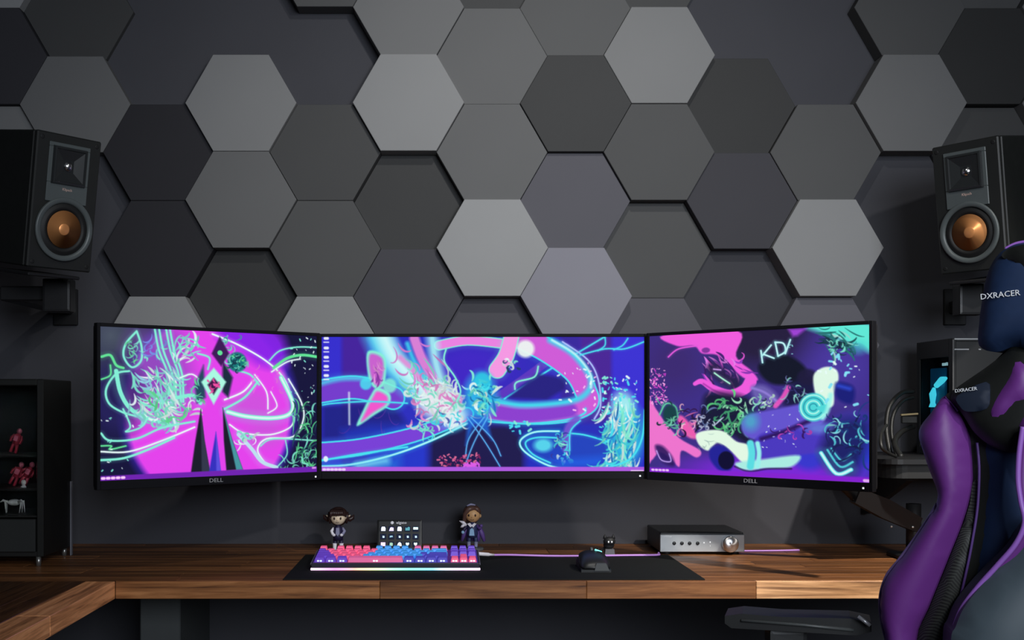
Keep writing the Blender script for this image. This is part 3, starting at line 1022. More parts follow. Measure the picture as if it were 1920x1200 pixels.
# ------------------------------------------------------------------ loudspeakers on wall brackets
spk_m = mat('black_ash_cabinet', (0.010, 0.011, 0.010), rough=0.5, noise=0.25, nscale=60, bump=0.1)
spk_front = mat('black_front_baffle', (0.014, 0.015, 0.014), rough=0.5, noise=0.1)
trim_m = mat('grey_satin_trim', (0.085, 0.098, 0.098), rough=0.38, noise=0.05)
rubber_m = mat('black_rubber', (0.008, 0.008, 0.008), rough=0.6)
copper_m = mat('copper_cone', (0.88, 0.37, 0.13), rough=0.36, metal=0.5, noise=0.05)
chrome_m = mat('polished_titanium', (0.8, 0.8, 0.8), rough=0.18, metal=1.0)
horn_m = mat('black_horn', (0.022, 0.024, 0.025), rough=0.24)


def speaker(label, loc, yaw, pitch, side):
    W, H, D = 0.163, 0.306, 0.235
    t = thing('loudspeaker', label, 'speaker', loc, 0, 'copper coned loudspeakers')
    t.rotation_mode = 'XYZ'
    t.rotation_euler = (Matrix.Rotation(yaw, 3, 'Z') @ Matrix.Rotation(pitch, 3, 'X')).to_euler()
    MB().box((-W / 2, 0.016, -H / 2), (W / 2, D, H / 2), 0.003).build('cabinet', spk_m, t)
    # front baffle with two openings is kept simple: plate pieces around horn and woofer
    MB().box((-W / 2, 0.0, -H / 2), (W / 2, 0.0155, H / 2), 0.003).build('baffle', spk_front, t)
    tw = 0.104            # trim plate
    zt0, zt1 = 0.000, H / 2 - 0.020
    hz = 0.083            # horn centre
    hw = 0.040            # half opening
    tr = MB()
    tr.box((-tw / 2, -0.004, hz + hw), (tw / 2, -0.0002, zt1), 0.0012)
    tr.box((-tw / 2, -0.004, zt0), (tw / 2, -0.0002, hz - hw), 0.0012)
    tr.box((-tw / 2, -0.004, hz - hw), (-hw, -0.0002, hz + hw), 0.0012)
    tr.box((hw, -0.004, hz - hw), (tw / 2, -0.0002, hz + hw), 0.0012)
    tr.build('trim_plate', trim_m, t)
    # square horn proud rim and throat (stands in front of the baffle by its rim)
    hn = MB()
    rings = [(hw + 0.003, -0.0075), (hw - 0.001, -0.0085), (hw - 0.004, -0.006), (0.036, -0.0048), (0.024, -0.0036), (0.012, -0.0022)]
    rings = [(hw + 0.003, -0.0042), (hw + 0.001, -0.011), (hw - 0.003, -0.0118), (hw - 0.005, -0.0092), (0.0135, -0.001)]
    vs, fs = [], []
    for r_, y in rings:
        vs += [(-r_, y, hz - r_), (r_, y, hz - r_), (r_, y, hz + r_), (-r_, y, hz + r_)]
    for i in range(len(rings) - 1):
        for k in range(4):
            k2 = (k + 1) % 4
            fs.append((i * 4 + k, i * 4 + k2, i * 4 + 4 + k2, i * 4 + 4 + k))
    fs.append(tuple(range(len(vs) - 4, len(vs))))
    hn.add(vs, fs)
    horn = hn.build('horn', horn_m, t)
    MB().lathe([(0.0115, 0.0012), (0.010, 0.003), (0.006, 0.006), (0.002, 0.0075)], Matrix.Translation((0, 0, hz)) @ RX, 20).build('tweeter_dome', chrome_m, horn)
    # woofer
    wz = -0.060
    T = Matrix.Translation((0, 0, wz)) @ RX
    MB().lathe([(0.0725, 0.0044), (0.0725, 0.0085), (0.070, 0.0095), (0.0615, 0.0095), (0.0600, 0.004)], T, 48, False).build('woofer_ring', trim_m, t)
    MB().lathe([(0.061, 0.004), (0.0565, 0.0055), (0.052, 0.0085), (0.0475, 0.0085), (0.0440, 0.0055), (0.0420, 0.003)], T, 48, False).build('rubber_surround', rubber_m, t)
    MB().lathe([(0.0430, 0.0060), (0.036, 0.0042), (0.027, 0.0024), (0.0195, 0.0012), (0.019, 0.0012), (0.016, 0.0045), (0.011, 0.0070), (0.005, 0.0084), (0.0005, 0.0087)], T, 48, True).build('cone', copper_m, t)
    for sx in (-1, 1):
        for sz in (-1, 1):
            MB().lathe([(0.005, 0.0), (0.005, 0.0006), (0.0035, 0.0008)], Matrix.Translation((sx * (W / 2 - 0.012), 0, sz * (H / 2 - 0.013))) @ RX, 12).build('grille_socket', rubber_m, t)
    text('brand_mark', 'Klipsch', 0.0085, mat('copper_print', (0.6, 0.42, 0.36), rough=0.4), t, Matrix.Translation((0, -0.0044, 0.030)) @ RX)
    return t


sl = at(122, 381, 2.62)
speaker('loudspeaker high at the left edge, grey trim catching the light', sl, math.radians(50), math.radians(9), -1)
sr = at(1816, 388, 2.70)
speaker('loudspeaker high at the right, above the racing chair headrest', sr, math.radians(-54), math.radians(8), 1)


def bracket(label, px, d, yaw, plate_px, arm_px):
    t = thing('speaker_bracket', label, 'bracket', (0, 0, 0), 0, 'wall brackets under the loudspeakers')
    c = at(*plate_px, d)
    t.location = (c.x, WALL, c.z)
    inv = Matrix.Translation((-c.x, -WALL, -c.z))
    R = Matrix.Translation(c - Vector((0, 0, 0.010))) @ Matrix.Rotation(yaw, 4, 'Z') @ Matrix.Rotation(math.radians(8.5), 4, 'X')
    part(MB().box((-0.065, -0.01, -0.004), (0.065, 0.17, 0.004), 0.002, R), 'support_plate', black_metal, t, inv)
    d2 = d + 0.10
    sh = -0.13 if plate_px[0] < 900 else 0.12
    a = at(arm_px[0], arm_px[1], d2)
    b = at(arm_px[2], arm_px[3], d2)
    part(MB().box((a.x, d2, b.z), (b.x, d2 + 0.045, c.z - 0.004), 0.006), 'upright', black_metal, t, inv)
    part(MB().box((min(a.x, a.x + sh) + 0.012, d2 + 0.045, b.z + 0.03), (max(b.x, b.x + sh) - 0.012, d2 + 0.07, b.z + 0.065), 0.003).box((a.x + sh + 0.012, d2 + 0.07, b.z + 0.03), (b.x + sh - 0.012, WALL - 0.012, b.z + 0.065), 0.003), 'arm', black_metal, t, inv)
    part(MB().box((a.x + sh, WALL - 0.012, b.z), (b.x + sh, WALL, b.z + 0.1), 0.002), 'wall_plate', black_metal, t, inv)
    return t


bracket('black bracket under the left loudspeaker', 100, 2.60, math.radians(50), (98, 509), (79, 512, 131, 584))
bracket('black bracket under the right loudspeaker', 1800, 2.70, math.radians(-54), (1832, 519), (1800, 520, 1846, 590))

# ------------------------------------------------------------------ things on the desk
mat_m = mat('desk_mat_cloth', (0.0125, 0.0135, 0.0135), rough=0.9, noise=0.15, nscale=300, bump=0.1, spec=0.1)
ZT = DESK
mx0, mx1 = (530 - PX) / F * 2.505, (1322 - PX) / F * 2.505
MATZ = 0.003
o = MB().box((mx0, 2.503, ZT), (mx1, 2.915, ZT + MATZ), 0.0012).build('desk_mat', mat_m)
tag(o, 'long black cloth desk mat under the keyboard and mouse', 'desk mat')

# ---- keyboard
U = 0.0207
KX0 = (583 - PX) / F * 2.63
KW = 18.25 * U + 0.012
KD = 6.45 * U + 0.012
KC = Vector((KX0 + KW / 2, 2.632, ZT + MATZ))
kb = thing('keyboard', 'tenkeyless keyboard with pink, blue and purple keycaps and a rainbow light bar', 'keyboard', KC)
TILT = math.radians(5.2)
KM = Matrix.Rotation(TILT, 4, 'X')
case_m = mat('keyboard_case', (0.03, 0.03, 0.045), rough=0.4)


def key_plate():
    m = bpy.data.materials.new('backlit_key_plate')
    m.use_nodes = True
    nt = m.node_tree
    b = nt.nodes['Principled BSDF']
    b.inputs['Base Color'].default_value = (0.05, 0.03, 0.09, 1)
    b.inputs['Emission Strength'].default_value = 0.30
    return m, nt, b


def led_ramp(name, stops, strength, base=(0.6, 0.6, 0.6)):
    m = bpy.data.materials.new(name)
    m.use_nodes = True
    nt = m.node_tree
    b = nt.nodes['Principled BSDF']
    b.inputs['Base Color'].default_value = (*base, 1)
    tc = nt.nodes.new('ShaderNodeTexCoord')
    sep = nt.nodes.new('ShaderNodeSeparateXYZ')
    mr = nt.nodes.new('ShaderNodeMapRange')
    mr.inputs['From Min'].default_value = -KW / 2
    mr.inputs['From Max'].default_value = KW / 2
    cr = nt.nodes.new('ShaderNodeValToRGB')
    nt.links.new(tc.outputs['Object'], sep.inputs[0])
    nt.links.new(sep.outputs['X'], mr.inputs['Value'])
    nt.links.new(mr.outputs[0], cr.inputs[0])
    el = cr.color_ramp.elements
    el[0].position, el[0].color = stops[0][0], (*lin(stops[0][1]), 1)
    el[1].position, el[1].color = stops[-1][0], (*lin(stops[-1][1]), 1)
    for s, c in stops[1:-1]:
        e = el.new(s)
        e.color = (*lin(c), 1)
    nt.links.new(cr.outputs[0], b.inputs['Emission Color'])
    b.inputs['Emission Strength'].default_value = strength
    return m


bar_m = led_ramp('rainbow_light_bar', [(0, (255, 215, 250)), (.14, (250, 120, 235)), (.26, (250, 170, 140)), (.36, (240, 245, 160)), (.48, (150, 255, 190)),
                                       (.58, (90, 240, 200)), (.72, (100, 220, 250)), (.80, (225, 240, 255)), (.9, (250, 200, 250)), (1, (255, 225, 255))], 1.25)
plate_m = led_ramp('backlit_key_plate', [(0, (70, 30, 150)), (.2, (150, 30, 90)), (.38, (150, 30, 80)), (.5, (20, 60, 170)), (.66, (30, 80, 190)), (.8, (90, 30, 130)),
                                         (1, (60, 30, 150))], 0.55, (0.03, 0.02, 0.05))
legend_m = led_ramp('glowing_legends', [(0, (210, 200, 250)), (.4, (250, 220, 235)), (.6, (170, 240, 240)), (1, (245, 220, 250))], 0.85)
MB().box((-KW / 2, 0, 0.004), (KW / 2, KD, 0.017), 0.002, KM).build('case', case_m, kb)
MB().box((-KW / 2 + 0.004, 0.004, 0.0171), (KW / 2 - 0.004, KD - 0.004, 0.0176), 0, KM).build('key_plate', plate_m, kb)
MB().box((-KW / 2 - 0.001, -0.0025, 0.0005), (KW / 2 + 0.001, 0.003, 0.0058), 0.001, KM).build('light_bar', bar_m, kb)
for sx in (-1, 1):
    MB().box((sx * (KW / 2 - 0.05) - 0.012, KD - 0.02, 0.0), (sx * (KW / 2 - 0.05) + 0.012, KD - 0.012, 0.02), 0.001).build('foot', rubber_m, kb)
    MB().box((sx * (KW / 2 + 0.0004) - 0.0012, 0.003, 0.012), (sx * (KW / 2 + 0.0004) + 0.0012, KD, 0.0165), 0.0004, KM).build('side_rail', mat('side_rail', (0.30, 0.29, 0.36), rough=0.35, metal=0.6), kb)
PINK, ROSE, BLUE, PURPLE, INDIGO = [mat('keycap_' + n, lin(c), rough=0.45, noise=0.04, emit=lin(c), estr=0.22) for n, c in
                                    (('pink', (255, 100, 145)), ('rose', (240, 110, 165)), ('blue', (70, 165, 240)), ('purple', (112, 72, 205)), ('indigo', (82, 76, 195)))]
KEYM = {}


def key_mesh(w):
    if w in KEYM:
        return KEYM[w]
    hw, hd = w * U / 2 - 0.0009, U / 2 - 0.0009
    tw, td, h = hw - 0.0026, hd - 0.0024, 0.0112
    mb = MB()
    vs = [(-hw, -hd, 0), (hw, -hd, 0), (hw, hd, 0), (-hw, hd, 0),
          (-tw, -td, h - 0.0008), (tw, -td, h - 0.0008), (tw, td + 0.0006, h - 0.0002), (-tw, td + 0.0006, h - 0.0002),
          (-tw + 0.0009, -td + 0.0009, h - 0.0004), (tw - 0.0009, -td + 0.0009, h - 0.0004), (tw - 0.0009, td - 0.0003, h + 0.0002), (-tw + 0.0009, td - 0.0003, h + 0.0002)]
    fs = [(3, 2, 1, 0), (8, 9, 10, 11)]
    for a in (0, 4):
        for k in range(4):
            k2 = (k + 1) % 4
            fs.append((a + k, a + k2, a + 4 + k2, a + 4 + k))
    mb.add(vs, fs)
    KEYM[w] = mb.mesh('keycap')
    return KEYM[w]


LEG_MESH = MB().box((-0.0055, -0.0002, 0.002), (-0.0012, 0.0002, 0.0055)).box((0.0012, -0.0002, 0.002), (0.0055, 0.0002, 0.0055)).box((-0.0012, -0.0002, 0.0034), (0.0012, 0.0002, 0.0042)).mesh('legend')
LAY = [
    [(1, 0), (1, 2), (1, 3), (1, 4), (1, 5), (1, 6.5), (1, 7.5), (1, 8.5), (1, 9.5), (1, 11), (1, 12), (1, 13), (1, 14)],
    [(1, i) for i in range(13)] + [(2, 13)],
    [(1.5, 0)] + [(1, 1.5 + i) for i in range(12)] + [(1.5, 13.5)],
    [(1.75, 0)] + [(1, 1.75 + i) for i in range(11)] + [(2.25, 12.75)],
    [(2.25, 0)] + [(1, 2.25 + i) for i in range(10)] + [(2.75, 12.25)],
    [(1.25, 0), (1.25, 1.25), (1.25, 2.5), (6.25, 3.75), (1.25, 10), (1.25, 11.25), (1.25, 12.5), (1.25, 13.75)]]
NAV = [[0, 1, 2], [0, 1, 2], [0, 1, 2], [], [1], [0, 1, 2]]
for r, row in enumerate(LAY):
    yr = KD - 0.006 - (0.5 + r + (0.45 if r else 0)) * U
    zr = (0.0185, 0.0180, 0.0178, 0.0176, 0.0176, 0.0176)[r]
    for w_, x_ in row + [(1, 15.25 + n) for n in NAV[r]]:
        xc = x_ + w_ / 2
        if x_ >= 15.25:
            cm = PINK if r >= 4 else PURPLE
        elif r == 5:
            cm = ROSE if w_ > 5 else (PURPLE if xc < 4 else INDIGO)
        elif x_ == 0 and r > 0:
            cm = PURPLE
        elif xc > 12.1 and r >= 2:
            cm = INDIGO if r > 2 else BLUE
        elif r == 0 and xc > 10.5:
            cm = ROSE
        else:
            cm = PINK if xc < (6.9, 6.9, 6.4, 5.7, 5.4)[r] else BLUE
        ko = link('keycap', key_mesh(w_), cm, kb)
        base = KM @ Vector((-KW / 2 + 0.006 + xc * U, yr, zr))
        ko.location = base
        ko.rotation_euler = (TILT - (0.10, 0.07, 0.03, 0.0, -0.03, -0.05)[r], 0, 0)
        if r == 5:
            lg = link('legend', LEG_MESH, legend_m, ko)
            lg.location = (0, -U / 2 + 0.0003, 0)
            lg.rotation_euler = (-0.2, 0, 0)

# ---- keyboard cable: white connector then lilac cord running behind the amplifier
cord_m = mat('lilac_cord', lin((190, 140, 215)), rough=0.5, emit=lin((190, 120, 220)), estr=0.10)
conn_m = mat('white_connector', lin((240, 235, 238)), rough=0.35)
cb = thing('keyboard_cable', 'lilac cable with white connector trailing right from the keyboard', 'cable', at(895, 1046, 2.80))
inv = Matrix.Translation(-cb.location)
ZC = ZT + 0.0065
pA = Vector(((886 - PX) / F * 2.80, 2.79, ZT + 0.022))
pB = Vector(((926 - PX) / F * 2.83, 2.83, ZT + 0.013))
part(MB().tube([pA, pA.lerp(pB, .15), pA.lerp(pB, .2), pA.lerp(pB, .75), pA.lerp(pB, .8), pB], [.0032, .0032, .0046, .0046, .0034, .003], 12), 'connector', conn_m, cb, inv)
pts = [pB, ((960 - PX) / F * 2.84, 2.85, ZC + 0.004), ((1030 - PX) / F * 2.85, 2.862, ZC), ((1100 - PX) / F * 2.85, 2.862, ZC), ((1170 - PX) / F * 2.86, 2.872, ZC),
       ((1232 - PX) / F * 2.87, 2.88, ZC)]
q = [at(1236, 1050, 3.12)]
pts += [(0.550, 2.905, ZC), (0.5545, 2.926, ZT + 0.0060)]
part(MB().tube([Vector(tuple(p)) for p in spline(pts, 8)], 0.0026, 8), 'cord', cord_m, cb, inv)

c0 = Vector((0.7785, 2.99, ZT + 0.0028))  # far end of the keyboard cord past the amplifier, a separate object
me = MB().tube([Vector(tuple(p)) - c0 for p in spline([tuple(c0), ((1430 - PX) / F * 2.995, 2.992, ZT + 0.0028), ((1470 - PX) / F * 3.0, 2.998, ZT + 0.0028), ((1500 - PX) / F * 3.0, 3.006, ZT + 0.0028)], 6)], 0.0024, 8).mesh('keyboard_cord_end')
o = link('keyboard_cord_end', me, cord_m)
o.location = c0
tag(o, 'end of the lilac keyboard cord lying on the desk right of the amplifier', 'cable')

# ---- figurines
skin_m = mat('figure_skin_pale', lin((245, 222, 190)), rough=0.5)
skin2_m = mat('figure_skin_tan', lin((206, 160, 110)), rough=0.5)
hair_m = mat('figure_hair_dark', lin((54, 36, 34)), rough=0.35)
hair2_m = mat('figure_hair_brown', lin((92, 66, 58)), rough=0.4)
navy_cl = mat('figure_cloth_navy', lin((34, 30, 62)), rough=0.5)
white_cl = mat('figure_cloth_white', lin((236, 232, 240)), rough=0.5)
grey_cl = mat('figure_cloth_grey', lin((140, 140, 170)), rough=0.5)
sky_cl = mat('figure_cloth_sky', lin((150, 190, 226)), rough=0.5)
violet_cl = mat('figure_cloth_violet', lin((96, 70, 140)), rough=0.5)
eye_m = mat('figure_eyes', lin((50, 30, 24)), rough=0.3)
clear_m = mat('clear_acrylic', (0.9, 0.95, 0.97), rough=0.08, trans=0.9)

f1 = thing('figurine', 'small dark haired figurine with pale face standing behind the keyboard', 'figurine', (at(634, 1032, 2.97).x, 2.97, ZT), 0, 'big headed figurines')
b = MB()
b.lathe([(0.0, 0.034), (0.012, 0.034), (0.0135, 0.045), (0.012, 0.056), (0.0125, 0.066), (0.006, 0.072), (0.005, 0.078)], None, 16)
for s in (-1, 1):
    b.tube([(s * 0.007, 0, 0.038), (s * 0.0085, 0, 0.022), (s * 0.009, -0.001, 0.010), (s * 0.009, -0.003, 0.005)], [.0062, .005, .0042, .0045], 10)
b.build('body', navy_cl, f1)
for s in (-1, 1):
    MB().tube([(s * 0.0085, -0.0005, 0.026), (s * 0.009, -0.001, 0.010), (s * 0.009, -0.004, 0.0035), (s * 0.009, -0.007, 0.002)], [.0056, .0046, .0045, .0035], 10).build('boot', white_cl, f1)
    MB().tube([(s * 0.011, 0, 0.066), (s * 0.017, -0.004, 0.058), (s * 0.012, -0.012, 0.050)], [.0042, .0042, .0038], 10).build('sleeve', white_cl if s < 0 else grey_cl, f1)
    MB().ball((s * 0.0098, -0.013, 0.049), (.0045, .004, .004), 10, 8).build('hand', white_cl, f1)
MB().prism([(-0.004, 0.068), (0.004, 0.068), (0.005, 0.052), (0, 0.046), (-0.005, 0.052)], -0.0145, -0.011).build('shirt_front', grey_cl, f1)
hd = MB().ball((0, -0.002, 0.094), (0.0205, 0.019, 0.0195), 20, 14, taper=0.08).build('head', skin_m, f1)
MB().ball((0, -0.0212, 0.0895), (.0016, .0014, .0016), 8, 6).build('nose', skin_m, hd)
MB().tube([(-0.004, -0.0192, 0.0835), (0, -0.0198, 0.0828), (0.004, -0.0192, 0.0835)], .0006, 6).build('mouth', eye_m, hd)
for s in (-1, 1):
    MB().ball((s * 0.008, -0.0195, 0.0935), (.0026, .0012, .0036), 10, 8).build('eye', eye_m, hd)
    MB().tube([(s * 0.019, 0, 0.094), (s * 0.0265, 0.002, 0.097), (s * 0.032, 0.003, 0.100)], [.0045, .0032, .0008], 8).build('ear', skin_m, hd)
h = MB()
h.ball((0, 0.003, 0.103), (0.0245, 0.023, 0.0195), 20, 12)
h.ball((0, 0.012, 0.090), (0.0215, 0.014, 0.020), 16, 10)
for i in range(7):
    x = -0.017 + 0.0047 * i
    h.tube([(x * .8, -0.012, 0.114), (x, -0.0205, 0.108), (x * 1.05, -0.0215, 0.099 + abs(i - 3) * .0006 - (0.006 if i in (0,) else 0))], [.0058, .005, .0016], 8)
for s in (-1, 1):
    h.tube([(s * 0.020, 0.004, 0.108), (s * 0.0235, 0.002, 0.094), (s * 0.021, 0.004, 0.078)], [.006, .006, .002], 8)
    h.tube([(s * 0.017, 0.016, 0.092), (s * 0.030, 0.018, 0.088), (s * 0.036, 0.018, 0.092), (s * 0.040, 0.017, 0.100)], [.006, .007, .006, .001], 8)
h.build('hair', hair_m, f1)
f1.scale = (1.0, 1.0, 0.98)

f2 = thing('figurine', 'small brown haired figurine with tan face on a clear base', 'figurine', (at(886, 1030, 3.03).x, 3.03, ZT), math.radians(-8), 'big headed figurines')
MB().lathe([(0.030, 0), (0.030, 0.0055), (0.028, 0.007), (0.0, 0.007)], None, 32).build('base', clear_m, f2)
b = MB()
b.lathe([(0.0, 0.034), (0.012, 0.034), (0.015, 0.044), (0.013, 0.056), (0.0135, 0.066), (0.006, 0.072), (0.005, 0.076)], None, 16)
for s in (-1, 1):
    b.tube([(s * 0.007, 0, 0.040), (s * 0.009, 0, 0.026), (s * 0.0095, -0.001, 0.014), (s * 0.0095, -0.004, 0.0095)], [.0062, .0052, .0044, .0044], 10)
b.build('body', mat('figure_cloth_blue', lin((44, 52, 90)), rough=0.5), f2)
MB().prism([(-0.007, 0.040), (0.007, 0.040), (0.005, 0.056), (0, 0.060), (-0.005, 0.056)], -0.0165, -0.012).build('tabard', sky_cl, f2)
MB().prism([(-0.012, 0.071), (-0.004, 0.062), (0, 0.065), (0.004, 0.062), (0.012, 0.071), (0.006, 0.0735), (0, 0.068), (-0.006, 0.0735)], -0.0165, -0.008).build('collar', white_cl, f2)
for s in (-1, 1):
    MB().tube([(s * 0.0095, -0.001, 0.022), (s * 0.0095, -0.003, 0.012), (s * 0.0095, -0.006, 0.009)], [.0052, .0048, .004], 10).build('boot', grey_cl, f2)
    MB().tube([(s * 0.012, 0, 0.066), (s * 0.020, -0.004, 0.058), (s * 0.0235, -0.010, 0.050 if s < 0 else 0.064)], [.0048, .0046, .004], 10).build('sleeve', navy_cl if s < 0 else violet_cl, f2)
    MB().ball((s * 0.0245, -0.012, 0.048 if s < 0 else 0.066), (.0045, .004, .0045), 10, 8).build('hand', sky_cl if s < 0 else violet_cl, f2)
MB().tube([(-0.016, -0.008, 0.066), (-0.024, -0.010, 0.074), (-0.034, -0.010, 0.078)], [.004, .0045, .001], 8).tube([(-0.018, -0.009, 0.070), (-0.026, -0.010, 0.064), (-0.031, -0.010, 0.061)], [.003, .0042, .001], 8).build('ribbon', white_cl, f2)
c = MB()
for i in range(5):
    x = -0.030 + i * 0.015
    c.tube([(x * .5, 0.010, 0.062), (x * .8, 0.013, 0.042), (x, 0.014, 0.022)], [.006, .007, .004], 8)
c.build('cape', violet_cl, f2)
hd = MB().ball((0.001, -0.002, 0.094), (0.0205, 0.019, 0.020), 20, 14, taper=0.05).build('head', skin2_m, f2)
MB().ball((0.001, -0.0212, 0.0895), (.0018, .0016, .0018), 8, 6).build('nose', skin2_m, hd)
MB().tube([(-0.004, -0.0190, 0.0825), (0.001, -0.0197, 0.0817), (0.006, -0.0190, 0.0825)], .0006, 6).build('mouth', eye_m, hd)
for s in (-1, 1):
    MB().ball((0.001 + s * 0.0085, -0.0192, 0.094), (.0027, .0012, .0034), 10, 8).build('eye', eye_m, hd)
    MB().ball((s * 0.0205, 0.001, 0.091), (.003, .004, .005), 8, 6).build('ear', skin2_m, hd)
h = MB()
h.ball((-0.002, 0.005, 0.101), (0.0240, 0.0215, 0.0195), 20, 12)
h.ball((-0.004, 0.012, 0.090), (0.0215, 0.014, 0.022), 16, 10)
h.tube([(0.006, -0.012, 0.113), (-0.008, -0.018, 0.110), (-0.018, -0.014, 0.098), (-0.0215, -0.006, 0.080), (-0.020, -0.002, 0.068)], [.006, .0065, .006, .0055, .002], 10)
h.tube([(0.004, -0.012, 0.114), (0.014, -0.013, 0.110), (0.0205, -0.006, 0.098)], [.005, .0055, .003], 8)
h.build('hair', hair2_m, f2)
MB().tube([(-0.014, -0.010, 0.118), (-0.004, -0.006, 0.122), (0.008, -0.004, 0.120)], [.002, .003, .002], 8).build('hair_clip', grey_cl, f2)

# ---- button pad with fifteen lit keys
sd = thing('button_deck', 'small black control pad with fifteen lit picture keys', 'control pad', (at(749, 1030, 2.985).x, 2.985, ZT), 0)
SM = Matrix.Translation((0, 0, 0.044)) @ Matrix.Rotation(math.radians(-16), 4, 'X')
MB().box((-0.059, 0, -0.042), (0.059, 0.02, 0.042), 0.005, SM).build('body', mat('deck_black', (0.006, 0.0065, 0.007), rough=0.45), sd)
MB().tube([(-0.05, 0.02, 0.05), (-0.05, 0.07, 0.004), (0.05, 0.07, 0.004), (0.05, 0.02, 0.05)], 0.004, 8).build('stand', black_metal, sd)
deck_white = mat('deck_print', (0.75, 0.75, 0.78), rough=0.5, emit=(0.8, 0.8, 0.85), estr=0.25)
MB().lathe([(0.0, 0.0002), (0.0042, 0.0002), (0.0042, 0.0006)], SM @ Matrix.Translation((-0.0195, 0, 0.0335)) @ RX, 16).build('brand_emblem', deck_white, sd)
text('brand_mark', 'elgato', 0.0098, deck_white, sd, SM @ Matrix.Translation((0.005, -0.0003, 0.0335)) @ RX, sx=1.15)
ICON = [['b', 's', 'b', 't', 'w'], ['d', 'i', 'd', 'd', 'd'], ['p', 'g', 'm', 'h', 'h']]
icm = {k: mat('icon_' + k, lin(c), emit=lin(c), estr=e) for k, c, e in (('b', (245, 250, 255), .9), ('s', (226, 215, 250), .85), ('t', (80, 150, 160), .8), ('w', (220, 250, 240), .9),
                                                                      ('d', (190, 215, 240), .8), ('i', (140, 180, 200), .7), ('p', (245, 205, 245), .9), ('g', (150, 190, 165), .8),
                                                                      ('m', (235, 248, 250), .9), ('h', (215, 240, 225), .85))}
key_dark = mat('deck_key_glass', (0.012, 0.016, 0.03), rough=0.15, emit=(0.010, 0.016, 0.05), estr=0.5)
SHAPES = {'b': [(-.9, -.9), (.9, -.9), (.95, .2), (.6, .9), (-.6, .9), (-.85, .3)], 's': [(-1, -.9), (1, -.9), (.9, .5), (0, .7), (-.5, .5)],
          't': [(-.9, -.7), (.9, -.7), (1, .6), (.4, .9), (-.3, .3), (-.9, .6)], 'w': [(-1, -.3), (1, -.3), (1, .7), (-1, .7)],
          'd': [(-.2, -.6), (.6, -.5), (.5, .3), (-.3, .3)], 'i': [(-.7, -.4), (.7, -.2), (.5, .4), (-.6, .3)], 'p': [(-.95, -.8), (.95, -.8), (.95, .8), (-.95, .8)],
          'g': [(-.7, -.7), (.6, -.7), (.7, .4), (.3, .7), (-.6, .6)], 'm': [(-1, -.8), (1, -.8), (.8, .4), (.2, .9), (-.5, .5)],
          'h': [(0, -.9), (.7, 0), (.7, .6), (.3, .7), (0, .5), (-.3, .7), (-.7, .6), (-.7, 0)]}
KEYBOX = MB().box((-0.0078, -0.0016, -0.0072), (0.0078, 0.0004, 0.0072), 0.0012).mesh('picture_key')
for r in range(3):
    for q_ in range(5):
        ko = link('picture_key', KEYBOX, key_dark, sd)
        ko.matrix_basis = SM @ Matrix.Translation((-0.0425 + 0.0212 * q_, -0.0002, 0.017 - 0.0203 * r))
        sh = ICON[r][q_]
        k_ = 0.0062
        MB().prism([(a * k_, b_ * k_) for a, b_ in SHAPES[sh]], -0.0021, -0.0017).build('icon', icm[sh], ko)

# ---- amplifier
silver_m = mat('silver_front', (0.42, 0.44, 0.45), rough=0.42, metal=0.35, noise=0.03, nscale=200)
amp_m = mat('amp_black', (0.010, 0.011, 0.013), rough=0.4)
AX0, AX1 = (1238 - PX) / F * 2.935, (1396 - PX) / F * 2.935
am = thing('amplifier', 'small black amplifier with silver front panel and round volume knob', 'amplifier', ((AX0 + AX1) / 2, 2.935, ZT))
AW = AX1 - AX0
MB().box((-AW / 2 + 0.001, 0.008, 0.006), (AW / 2 - 0.001, 0.195, 0.057), 0.002).build('housing', amp_m, am)
MB().box((-AW / 2, 0.0, 0.007), (AW / 2, 0.008, 0.0515), 0.0012).build('front_panel', silver_m, am)
for sx in (-1, 1):
    for y in (0.02, 0.18):
        MB().lathe([(0.010, 0), (0.010, 0.006), (0.0, 0.006)], Matrix.Translation((sx * (AW / 2 - 0.02), y, 0)), 16).build('foot', rubber_m, am)
for px_ in (1264, 1278.5, 1293, 1308):
    MB().lathe([(0.0046, 0.0001), (0.0046, 0.0020), (0.0038, 0.0026), (0.0, 0.0026)], Matrix.Translation(((px_ - PX) / F * 2.935 - am.location.x, 0, 0.0295)) @ RX, 20).build('button', amp_m, am)
for px_, py_, r_ in ((1320, 1022, .0016), (1331.5, 1021, .0016), (1331.5, 1028, .0009)):
    MB().lathe([(r_, 0.0001), (r_, 0.0006), (0, 0.0006)], Matrix.Translation(((px_ - PX) / F * 2.935 - am.location.x, 0, 0.0295 + (1023 - py_) / 728)) @ RX, 12).build('indicator', white_glow, am)
kx = (1367 - PX) / F * 2.935 - am.location.x
knob_m = mat('brushed_knob', (0.75, 0.75, 0.76), rough=0.25, metal=1.0)
nt = knob_m.node_tree
b_ = nt.nodes['Principled BSDF']
b_.inputs['Anisotropic'].default_value = 0.85
b_.inputs['Roughness'].default_value = 0.3
tg = nt.nodes.new('ShaderNodeTangent')
tg.axis = 'Y'
nt.links.new(tg.outputs[0], b_.inputs['Tangent'])
MB().lathe([(0.0205, 0.0001), (0.0205, 0.018), (0.0195, 0.019), (0.0, 0.019)], Matrix.Translation((0, 0, 0)) @ RX, 40).build('volume_knob', knob_m, am).location = (kx, 0, 0.0285)
text('brand_mark', 'YAMAHA', 0.0048, mat('white_print', (0.85, 0.86, 0.88), rough=0.5), am, Matrix.Translation((-AW / 2 + 0.017, -0.0002, 0.0462)) @ RX, sx=1.3)

